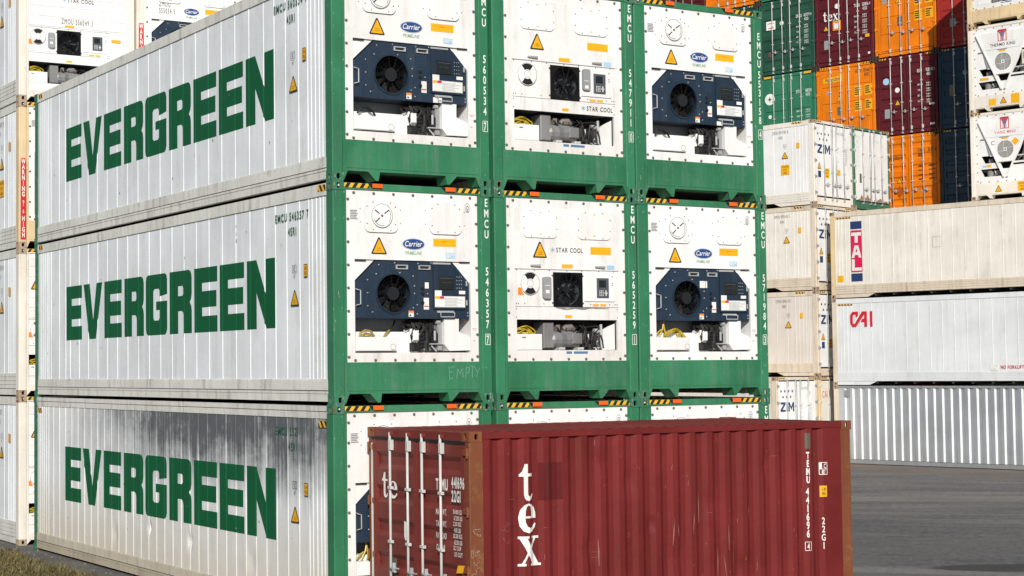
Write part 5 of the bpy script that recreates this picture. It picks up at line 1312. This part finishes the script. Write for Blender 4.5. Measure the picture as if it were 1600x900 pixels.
# door print (a = from the left edge of the door end)
f = on_end(.0105); fd = lambda s: W - s
d = D2(); tex_at(d, T_, .352, 1.722, .15, .32, 78); tex_at(d, E_, .505, 1.722, .235, .22)
part(rd[0], 'owner_lettering', None, lambda m: m.print_(d, f), m_white_print)
d2 = D2().text('TEMU', 1.665, 1.90, .125, .52, 2, .14).text('441696', 2.02, 1.935, .125, .46, 2, .14).text('22G1', 2.02, 1.775, .125, .48, 2, .14)
for i, (t, a, b) in enumerate((('MAX. WT.', '30.480 KGS', '67.200 LBS'), ('TARE WT.', '2.200 KGS', '4.851 LBS'), ('PAYLOAD', '28.280 KGS', '62.350 LBS'), ('CU. CAP.', '33.2 CU.M', '1.173 CU.FT'))):
    z = 1.60 - .142 * i
    d2.text(t, 1.66, z, .068, .44, 1, .16, .1).text(a, 2.05, z + .03, .05, .46, 1, .14, .1).text(b, 2.07, z - .045, .05, .46, 1, .14)
part(rd[1], 'door_print', None, lambda m: m.print_(d2, f), m_white_print)
part(rd[0], 'torn_sticker', None, lambda m: m.print_(D2().poly([(.90, 1.27), (.93, 1.22), (.99, 1.24), (1.02, 1.32), (1.01, 1.41), (.96, 1.45), (.90, 1.46)]), on_end(.009)), m_white_print)
part(rd[1], 'yellow_label', None, lambda m: m.print_(D2().poly([(2.11, .935), (2.26, .95), (2.30, 1.04), (2.15, 1.03)]), on_end(.009)), m_yellow)
part(rd[0], 'data_plate', None, lambda m: m.bbox(.50, .70, .004, .012, .72, .98, .003), m_plate)
part(rd[0], 'chalk_marks', None, lambda m: m.print_(scribble(5, .86, 1.50, .14, .22, 12, .003), on_end(.009)).print_(scribble(6, .36, 1.46, .15, .22, 10, .003), on_end(.009)), m_chalk2)
part(RED, 'hinge_rod', None, lambda m: m.cyl((.115, -.002, .2), (.115, -.002, rh - .2), .014, 6), m_steel_w)

# ------------------------------------------------------------------ white reefers behind the stack (left)
def white_reefer(label, loc, rotz, end, side=m_white_side, rail=m_rail, post=m_post_cream, cast=m_cast_rust, panel=m_white_new, group=None, ribs=RIBS_A, rk='A', **kw):
    root = thing('reefer_container', label, 'container', loc, rotz, group)
    castings(root, cast); posts(root, post, flange=(end in ('carrier', 'star', 'thermo', 'plain')))
    body(root, side, rail, rail, ribs, rk, 'top', low='ridged')
    if end in ('carrier', 'star', 'thermo', 'plain'):
        end_frame(root, post, haz_rects=((0.18, 0.40), (2.04, 2.26)), markers=False, low=bool(kw.get('seams')))
        back_plain(root, side, post)
    if end == 'carrier': carrier_end(root, panel=panel, **kw)
    elif end == 'star': star_end(root, panel=panel, **kw)
    elif end == 'thermo': thermo_end(root, panel=panel, **kw)
    elif end == 'plain': part(root, 'end_panel', 'plain_panel', lambda m: m.plate([[(0.207, 0.54), (2.231, 0.54), (2.231, 2.792), (0.207, 2.792)]], YP, .06), panel)
    else:
        def ffw(m):
            m.box(.162, W - .162, L - .06, L - .012, .14, 2.88)
        part(root, 'front_wall', 'rd_front', ffw, side)
    return root
def warning_strip(root, key):
    w_ = decal(root, 'warning_strip', D2().rect(.042, .16, .152, 1.765), on_end(.005), m_red_print, key='warn_bg')
    part(w_, 'lettering', 'warn_tx', lambda m: m.print_(D2().stack('WARNING', .097, 1.745, .088, .108, .62).stack("9'6", .097, .93, .07, .09, .6).stack('HIGH', .097, .62, .088, .108, .62), on_end(.0035)), m_white_print)
def small_side(root, number, key, caution=False):
    mp = lambda off: (lambda a, b: (XSIDE - .014 - off, -a, b))
    d = D2().text(number, -1.62, 2.52, .10, .5, 0, .22).text('45R1', -1.38, 2.34, .10, .5, 0, .22)
    decal(root, 'side_number', d, mp(.002), m_grey_print, key=(key, 'sn'))
    e = D2(); box_mark(e, -1.19, 2.05, .12, .1).text('IC', -1.13, 2.07, .05, .8, 0, .1, 0, 'C').text('67', -1.13, 1.97, .05, .7, 0, .1, 0, 'C')
    decal(root, 'registry_mark', e, mp(.002), m_grey_print, key=('ssrm',))
    y_ = decal(root, 'height_label', D2().rect(-.68, 1.97, -.56, 2.15), mp(.002), m_amber, key=('sshl',))
    tri_pair(root, -1.14, 1.65, .25, .23, mp, .002, 'sstri')
    if caution: caution_label(root, -1.30, 1.10, -.97, 1.44, mp(.002), 'sscl')
ZG = 'white reefers in the row behind the green and white stack'
ZX, ZY = -0.08, 12.91
zl = []
for t, (lab, end, kw, cau) in enumerate((
    ('white reefer standing on the soil by the grass, bottom of the row behind', 'star', dict(seams=True, logo=None), False),
    ('white reefer of the second tier behind the stack, triangle beside its rusty post', 'star', dict(seams=True, logo=None), False),
    ('white reefer with a red warning strip on its ochre stained post, third tier', 'carrier', dict(), True),
    ('white reefer above the stack with square black fan, marked 556049', 'star', dict(seams=True), False))):
    r_ = white_reefer(lab, (ZX, ZY, t * H), 0, end, post=(m_post_rust if t == 2 else m_post_cream), group=ZG, **kw)
    small_side(r_, ('ZMOU 551071', 'ZMOU 553476 0', 'ZMOU 898371 8', 'ZMOU 556049 3')[t], ('zls', t), cau)
    if t == 2: warning_strip(r_, 'w')
    if t in (0, 1): tri_pair(r_, 0.37, 2.08, .24, .22, END, .014, 'zlT')
    if t == 3:
        part(r_, 'container_number', None, lambda m: m.print_(D2().text('ZMOU 556049 3', .88, 1.60, .105, .5, 0, .22), END(.0125)), m_print)
for t in range(4):
    lab = 'white reefer above the stack with dark blue unit and red warning strip, marked 555034' if t == 3 else 'white reefer of the second column of the row behind, hidden by the stack'
    r_ = white_reefer(lab, (ZX + 2.472, ZY, t * H), 0, 'carrier' if t == 3 else 'plain', group=ZG if t == 3 else 'white reefers hidden behind the green and white stack', **(dict(tri=False) if t == 3 else {}))
    if t == 3:
        warning_strip(r_, 'w')
        part(r_, 'container_number', None, lambda m: m.print_(D2().text('ZMOU', .50, 2.16, .105, .5, 0, .22).text('555034 5', .50, 2.02, .105, .5, 0, .22), END(.004)), m_print)

# ------------------------------------------------------------------ right-hand block (turned a little from the stack)
T0 = Vector((31.007, 22.731)); TA = R(-76.02)
UX = Vector((math.cos(TA), math.sin(TA))); VX = Vector((-UX.y, UX.x)); Z0 = 0.09
def uv(u, v, z=0.0):
    p = T0 + UX * u + VX * v; return (p.x, p.y, Z0 + z)
RV = TA + R(90)                                     # long axis along -u, door end facing +u
# doors facing the camera side: white reefers
ZR = 'white reefers with navy star emblems on their doors'
def zim_door_box(lab, u, v, z, num, frame=m_post_cream, side=m_cream2, cast=m_cast_rust, dirty=0, sidem=None, caution=False):
    r_ = white_reefer(lab, uv(u, v, z), RV, 'doors', side=side, rail=frame, post=frame, cast=cast, group=ZR, ribs=RIBS_C, rk='C')
    ds = reefer_doors(r_, 'z', frame); zim_decals(ds[0], ds[1], num)
    small_side(r_, num, ('zr', num), caution)
    for a in ((-.86, -.46),): part(r_, 'hazard_marking', 'zrhaz', lambda m, a=a: m.print_(D2().rect(a[0], 2.80, a[1], 2.86), on_left(.003)), m_haz)
    return r_
zim_door_box('single white reefer on the ground with navy star emblem, behind the red container', -.42, -2.72, 0, 'ZMOU 890251 2', m_tan_rail, m_cream2)
zim_door_box('clean white reefer on top of its stack, marked 894283', -.40, -.22, 3 * H, 'ZMOU 894283 8', m_post_cream, m_white_new, caution=True)
zim_door_box('white reefer below the topmost one, marked 893455, doors half hidden', -.40, -.22, 2 * H, 'ZMOU 893455 5', m_tan_rail, m_cream)
zim_door_box('beige tinted white reefer of the second tier, marked 896442', -.40, -.22, H, 'ZMOU 896442 1', m_tan_rail, m_cream2)
r_ = white_reefer('cream reefer with red letters on its doors, bottom of the emblem stack', uv(-.40, -.22, 0), RV, 'doors', side=m_cream, rail=m_tan_rail, post=m_post_rust, ribs=RIBS_C, rk='C')
ds = reefer_doors(r_, 'c', m_tan_rail, m_cream, hingem=m_tan_rail)
part(ds[0], 'lettering', None, lambda m: m.print_(D2().text('CAI', .20, 2.18, .22, .62, 0, .1), on_end(.0015)), m_red_print)
r_ = white_reefer('green framed white reefer with rust scabbed doors beside the topmost white one', uv(-.40, 2.27, 3 * H), RV, 'doors', side=m_white_new, rail=m_green, post=m_green_worn, cast=m_cast_rust, ribs=RIBS_C, rk='C')
ds = reefer_doors(r_, 'g', m_green_worn, m_white_new, hingem=m_steel_w)
f = on_end(.0015)
part(ds[0], 'round_emblem', None, lambda m: m.print_(D2().ring(.30, 2.36, .19, .205, 24).poly([(.30, 2.46), (.315, 2.375), (.38, 2.36), (.315, 2.345), (.30, 2.26), (.285, 2.345), (.22, 2.36), (.285, 2.375)]), f), flat('faded_mint', (0.42, 0.60, 0.52, 1)))
part(ds[1], 'door_print', None, lambda m: m.print_(D2().text('EISU 563013', 1.40, 2.40, .09, .5, 0, .2).text('45R1', 1.85, 2.26, .09, .5, 0, .2), f), flat('faded_mint', (0.42, 0.60, 0.52, 1)))
part(ds[0], 'data_plate', None, lambda m: m.bbox(.40, .52, -.004, .004, .93, 1.25, .002), m_plate)
part(ds[0], 'rust_scab', None, lambda m: m.print_(D2().poly([(.2, .33), (1.15, .33), (1.12, .46), (1.0, .40), (.9, .55), (.8, .42), (.62, .40), (.5, .52), (.4, .38)]), f), paint('flaking_rust', (0.34, 0.19, 0.09, 1), rust=.5, wave=.3))
part(ds[1], 'rust_scab', None, lambda m: m.print_(D2().poly([(1.3, .33), (2.25, .33), (2.2, .38), (2.0, .36), (1.75, .45), (1.5, .36), (1.38, .44)]), f), paint('flaking_rust', (0.34, 0.19, 0.09, 1)))
for t in range(3):
    white_reefer('white reefer under the green framed one, hidden behind the cream stack', uv(-.40, 2.27, t * H), RV, 'doors', side=m_cream, rail=m_tan_rail, post=m_post_cream, group='reefers hidden inside the far stack', ribs=RIBS_C, rk='C')

# long sides facing the camera: silver box, white reefer, cream reefer
SV = thing('shipping_container', 'silver grey corrugated container on the asphalt at the foot of the far stack', 'container', uv(L, 0, 0), RV)
castings(SV, m_cast_rust, L, HL); dry_posts(SV, L, HL, m_tan_rail); dry_body(SV, L, HL, m_silver, m_grey_rail, m_grey_rail, True)
dry_doors(SV, HL, m_silver, m_grey_rail, m_steel, 'fold')
part(SV, 'vent_cover', None, lambda m: m.box(-.02, .03, L - .59, L - .42, 2.22, 2.44), m_grey_rail)
def sided(lab, z, side, rail, post):
    r_ = white_reefer(lab, uv(L, 0, z), RV, 'doors', side=side, rail=rail, post=post, ribs=RIBS_C, rk='C')
    reefer_doors(r_, 's', rail)
    part(r_, 'hazard_marking', 'sdhaz', lambda m: m.print_(D2().rect(-L + .22, 2.655, -L + .79, 2.70), on_left(XSIDE - .0155)), m_haz)
    return r_
smap = lambda off: (lambda a, b: (XSIDE - .013 - off, L - a, b))
CA = sided('cool white reefer with crimson lettering lying on the silver grey container', HL, m_cool, m_cool, m_tan_rail)
def cai():
    d = D2()
    d.loops([[(.69, 2.32), (.69, 2.05), (.77, 1.93), (.90, 1.93), (1.21, 2.34), (1.21, 2.20), (1.14, 2.20), (1.07, 2.09), (1.21, 2.09), (1.21, 1.93), (1.31, 1.93), (1.31, 2.44), (1.13, 2.44), (.86, 2.04), (.81, 2.04), (.79, 2.07), (.79, 2.30), (.82, 2.34), (.90, 2.34), (.90, 2.24), (.985, 2.30), (.985, 2.44), (.77, 2.44)]])
    d.rect(1.42, 1.93, 1.51, 2.44); return d
decal(CA, 'line_lettering', cai(), smap(.002), m_red_print)
decal(CA, 'forklift_label', D2().rect(5.52, .47, 5.80, .66), smap(.002), m_white_print)
decal(CA, 'forklift_mark', scribble(4, 5.58, .50, .16, .13, 8, .004), smap(.0035), m_grey_print)
decal(CA, 'forklift_lettering', D2().text('NO FORKLIFT', 5.87, .52, .10, .72, 1, .14), smap(.002), m_red_print)
TL = sided('cream reefer with a crimson and navy strip, top of the long side stack', HL + H, m_cream, m_tan_rail, m_post_rust)
decal(TL, 'navy_block', D2().rect(.775, 2.29, 1.19, 2.54).rect(.775, .55, 1.19, .81), smap(.002), m_navy_print)
decal(TL, 'crimson_block', D2().rect(.775, .86, 1.19, 2.24), smap(.002), m_pink_print)
d = D2().rect(.80, 2.06, 1.165, 2.17).rect(.925, 1.83, 1.04, 2.06)
d.loops([[(.80, 1.33), (.90, 1.33), (.92, 1.42), (1.045, 1.42), (1.065, 1.33), (1.165, 1.33), (1.05, 1.74), (.915, 1.74)], [(.945, 1.52), (1.02, 1.52), (.9825, 1.65)]])
d.rect(.80, .90, 1.165, 1.0).rect(.80, 1.0, .91, 1.28)
decal(TL, 'lettering', d, smap(.0035), m_white_print)
decal(TL, 'amber_label', D2().rect(.27, .55, .48, .76), smap(.002), m_amber)
e = D2(); box_mark(e, 3.70, 1.52, .30, .34, .008)
decal(TL, 'square_outline', e, smap(.002), flat('faint_grey_print', (0.5, 0.48, 0.43, 1)))

# reefers with V-shaped covers, ends to the camera
YG = 'white reefers with red logo plates at the far end'
def tk(lab, t, name, col, cflag):
    r_ = white_reefer(lab, uv(3.56, 2.92, t * H), TA, 'thermo', post=m_post_cream, group=YG, name=name, ncol=col, letter_c=cflag)
    if t == 4:
        part(r_, 'amber_label', 'tkA', lambda m: m.print_(D2().rect(.70, .19, .94, .41).rect(1.46, .19, 1.74, .50), on_end(.004)), m_amber)
    else: caution_label(r_, 1.60, .19, 1.92, .50, on_end(.004), 'tkC')
    tri_pair(r_, 1.195 if t == 4 else .95, .22, .23, .21, lambda o: on_end(.005 - o), .002, ('tkt', t))
    return r_
tk('white reefer with red logo plate and THERMO KING lettering', 4, 'THERMO KING', m_print, False)
tk('white reefer with red logo plate and YANG MING lettering', 3, 'YANG MING', flat('pale_red_print', (0.62, 0.12, 0.14, 1)), True)
white_reefer('white reefer above the logo plate ones with a dark machinery bay', uv(3.56, 2.92, 5 * H), TA, 'star', group=YG, post=m_post_rust, logo=None)
for t in range(3):
    white_reefer('white reefer under the logo plate ones, hidden behind the cream reefer', uv(3.56, 2.92, t * H), TA, 'plain', group='reefers hidden under the logo plate ones')

# ------------------------------------------------------------------ coloured stack behind
CV = 5.85
CU = {'A': -11.45, 'B': -8.98, 'C': -6.50, 'D': -4.025, 'E': -1.54, 'F': 0.925}
def dry(lab, colm, t, mat, style='fold', ht=H, bar=m_steel_w, group='coloured containers stacked behind the white reefers', detail=True, haz=True):
    r_ = thing('shipping_container', lab, 'container', uv(CU[colm], CV, t * H), TA, group)
    castings(r_, m_frame_rust, L, ht); dry_posts(r_, L, ht, mat); dry_body(r_, L, ht, mat, mat, mat)
    if detail: return r_, dry_doors(r_, ht, mat, mat, bar, style, haz)
    part(r_, 'door', 'hid_door', lambda m: m.box(.13, W - .13, .02, .08, .1, H - .05), mat)
    return r_, None
fE = on_end(.009)
def id_print(ds, num, mat, x=1.66, z=2.08, lines=4, seed=1, small=True, zz=1.70, code='45G1'):
    a, b = num.split(' ', 1)
    d = D2().text(a, x, z, .115, .5, 1, .14).text(b, 2.0, z, .115, .46, 1, .14).text(code, 2.02, z - .15, .11, .5, 1, .14)
    w_ = ('MAX.GR.', 'TARE', 'NET', 'CU.CAP.')
    for i in range(lines):
        q = zz - .20 * i
        d.text(w_[i], x, q, .065, .5, 1, .14).text('30.480 KG', 2.0, q + .03, .055, .45, 1, .14).text('67.200 LB', 2.0, q - .05, .055, .45, 1, .14)
    part(ds[1], 'door_print', None, lambda m: m.print_(d, fE), mat)
def round_label(d, x, z, r, mat): part(d, 'round_label', None, lambda m: m.print_(D2().disc(x, z, r, r, 18), fE), mat)
def grey_plate(d, x0, z0, x1, z1, mat=None): part(d, 'data_plate', None, lambda m: m.bbox(x0, x1, .003, .012, z0, z1, .003), mat or m_grey_pl)
def tri_door(d, x, z): tri_pair(d, x, z, .22, .20, lambda o: on_end(.010 - o), .002, ('dt', x, z))

r_, ds = dry('dark green container with a white placard on its door', 'C', 5, m_b_dgreen, haz=False); id_print(ds, 'DRCU 827179 4', m_white_print, code='42G1')
part(ds[0], 'white_placard', None, lambda m: m.print_(D2().rect(.33, 1.78, .74, 2.12), fE), m_white_print)
part(ds[0], 'placard_print', None, lambda m: m.print_(D2().rect(.38, 2.02, .68, 2.05).rect(.42, 1.83, .66, 1.86), on_end(.007)), m_red_print)
round_label(ds[0], 1.02, 1.98, .085, m_white_print); grey_plate(ds[0], .40, .72, .52, .92, flat('faded_brown', (0.12, 0.07, 0.06, 1)))
r_, ds = dry('bright green panelled container with white round emblem', 'C', 4, m_b_lgreen, 'panel', haz=False); id_print(ds, 'EITU 1318200', m_white_print, x=1.60, zz=1.35)
e = part(ds[0], 'round_emblem', None, lambda m: m.print_(D2().disc(.42, 1.98, .22, .22, 24), fE), m_white_print)
part(ds[0], 'emblem_star', None, lambda m: m.print_(D2().poly([(.42, 2.10), (.45, 2.01), (.54, 1.98), (.45, 1.95), (.42, 1.86), (.39, 1.95), (.30, 1.98), (.39, 2.01)]), on_end(.007)), m_b_lgreen)
round_label(ds[0], .42, 1.30, .075, m_white_print)
part(r_, 'yellow_block', None, lambda m: [m.bbox(.18, .48, -.006, .01, H - .11, H - .03, .004), m.bbox(W - .48, W - .18, -.006, .01, H - .11, H - .03, .004)], m_yellow)
r_, ds = dry('bright green container at the very top edge of the picture', 'C', 6, m_b_lgreen, haz=False)
r_, ds = dry('maroon container with white serif lettering beside an orange sticker', 'D', 5, m_b_maroon); id_print(ds, 'TGHU 530856 4', m_white_print, code='42G1')
d = D2(); tex_at(d, T_, .36, 1.72, .17, .36, 78); tex_at(d, E_, .54, 1.72, .22, .25); tex_at(d, X_, .77, 1.72, .23, .25, 106)
part(ds[0], 'owner_lettering', None, lambda m, d=d: m.print_(d, fE), m_white_print)
round_label(ds[0], .96, 2.24, .10, m_white_print); tri_door(ds[0], .47, 1.36)
part(ds[0], 'orange_sticker', None, lambda m: m.print_(D2().rect(.76, 1.33, 1.10, 1.70), fE), m_orange_mild); part(ds[0], 'sticker_field', None, lambda m: m.print_(D2().poly([(.82, 1.40), (1.04, 1.40), (1.06, 1.64), (.93, 1.58), (.80, 1.64)]), on_end(.007)), m_white_print)
grey_plate(ds[0], .38, .66, .58, 1.0)
part(ds[1], 'amber_label', None, lambda m: m.print_(D2().rect(2.10, .90, 2.27, 1.02), fE), m_amber)
part(ds[1], 'white_tag', None, lambda m: m.print_(D2().rect(2.20, .26, 2.33, .34), fE), m_white_print)
HG = 'orange containers with panelled doors'
def yellow_tables(d, z):
    dd = D2().rect(1.60, z, 1.90, z + .40).rect(2.02, z + .02, 2.33, z + .42).rect(1.60, z - .55, 1.90, z - .15).rect(2.02, z - .53, 2.33, z - .13)
    part(d, 'yellow_table', None, lambda m: m.print_(dd, fE), m_yellow)
    pp = D2()
    for (x, q) in ((1.62, z), (2.05, z + .02), (1.62, z - .55), (2.05, z - .53)): pp.add(*(lambda t_: (t_.v, t_.f))(text_lines(x, q + .05, x + .24, q + .36, 4, int(x * 100 + q * 10))))
    part(d, 'table_print', None, lambda m: m.print_(pp, on_end(.007)), m_print)
r_, ds = dry('orange container with yellow data tables and Hapag-Lloyd strip', 'D', 4, m_b_orange, 'panel')
part(ds[0], 'yellow_strip', None, lambda m: m.print_(D2().poly([(.30, 2.28), (1.12, 2.28), (1.12, 2.52), (.30, 2.46)]), fE), m_yellow)
part(ds[0], 'line_lettering', None, lambda m: m.print_(D2().text('Hapag-Lloyd', .71, 2.34, .13, .62, 1, .08, 0, 'C'), on_end(.007)), m_navy_print)
d = D2().text('HLXU', 1.66, 2.52, .12, .5, 1, .14).text('854462 2', 2.0, 2.52, .12, .46, 1, .14).text('45G1', 2.02, 2.36, .12, .5, 1, .14)
part(ds[1], 'door_print', None, lambda m, d=d: m.print_(d, fE), m_print)
yellow_tables(ds[1], 1.63); tri_door(ds[0], .96, 1.55); round_label(ds[0], .50, 1.90, .07, m_grey_pl); grey_plate(ds[0], .88, 1.02, 1.06, 1.33, flat('dark_plate', (0.12, 0.12, 0.12, 1)))
r_, ds = dry('orange container with yellow data tables, one tier above the maroon doors with a blue disc', 'E', 5, m_b_orange, 'panel'); yellow_tables(ds[1], 1.75)
tri_door(ds[0], .96, 1.95); round_label(ds[0], .42, 2.08, .10, m_grey_pl); grey_plate(ds[0], .92, 1.10, 1.12, 1.45, flat('dark_plate', (0.12, 0.12, 0.12, 1)))
r_, ds = dry('maroon container with a pale blue disc and long white print', 'E', 4, m_b_maroon); id_print(ds, 'BSIU 928540 8', m_white_print, z=2.20, zz=1.72)
round_label(ds[0], .42, 2.02, .125, m_blue_st); round_label(ds[0], .86, 1.66, .095, m_white_print); tri_door(ds[0], .86, 1.10); grey_plate(ds[0], .34, .66, .54, 1.0)
part(ds[1], 'white_tag', None, lambda m: m.print_(D2().rect(2.10, .98, 2.30, 1.05).rect(2.12, .26, 2.30, .33), fE), m_white_print)
r_, ds = dry('orange container with folded doors and black print above the cream reefer', 'E', 3, m_b_orange)
d = D2().text('FANU', 1.62, 2.22, .13, .5, 1, .14).text('363276 0', 2.0, 2.22, .13, .5, 1, .14).text('45G1', 1.62, 2.05, .13, .5, 1, .14)
for i in range(4): d.rect(1.62, 1.70 - .16 * i, 1.82, 1.73 - .16 * i).rect(2.02, 1.70 - .16 * i, 2.28, 1.73 - .16 * i)
part(ds[1], 'door_print', None, lambda m, d=d: m.print_(d, fE), m_print)
part(ds[0], 'line_lettering', None, lambda m: m.print_(D2().text('Hapag-Lloyd', .66, 2.02, .14, .62, 1, .08, 0, 'C'), fE), m_print)
tri_door(ds[0], .86, 1.15); grey_plate(ds[1], 1.74, .74, 1.93, .84)
part(ds[0], 'faded_diamond', None, lambda m: m.print_(D2().poly([(.86, .60), (1.04, .84), (.86, 1.06), (.68, .84)]), fE), flat('burnt_orange', (0.42, 0.09, 0.004, 1)))
r_, ds = dry('red container half in shade under the overhanging shadow', 'F', 5, m_b_red); tri_door(ds[1], 2.05, 1.70); grey_plate(ds[0], .50, .75, .72, 1.05)
r_, ds = dry('upper of the two dark navy containers in the shade', 'F', 4, m_b_navy); grey_plate(ds[0], .42, 1.18, .64, 1.58, flat('brown_plate', (0.16, 0.14, 0.10, 1))); round_label(ds[0], 1.02, 1.96, .09, m_grey_pl)
r_, ds = dry('lower of the two dark navy containers, just above the cream reefer', 'F', 3, m_b_navy)
dry('orange container at the top edge above the rightmost green frame', 'B', 6, m_b_orange)
dry('dark teal container glimpsed above the rightmost green frame', 'B', 5, m_b_teal, haz=True)
dry('maroon container at the top edge left of the orange one', 'A', 6, m_b_maroon)
cols = [m_b_teal, m_b_maroon, m_b_dgreen, m_b_navy, m_b_red]
for c, n in (('A', 6), ('B', 5), ('C', 4), ('D', 4), ('E', 3), ('F', 3)):
    for t in range(n):
        dry('container low in the coloured stack, hidden behind the white reefers', c, t, cols[(ord(c) + 2 * t) % 5], group='containers hidden low in the coloured stack', detail=False)
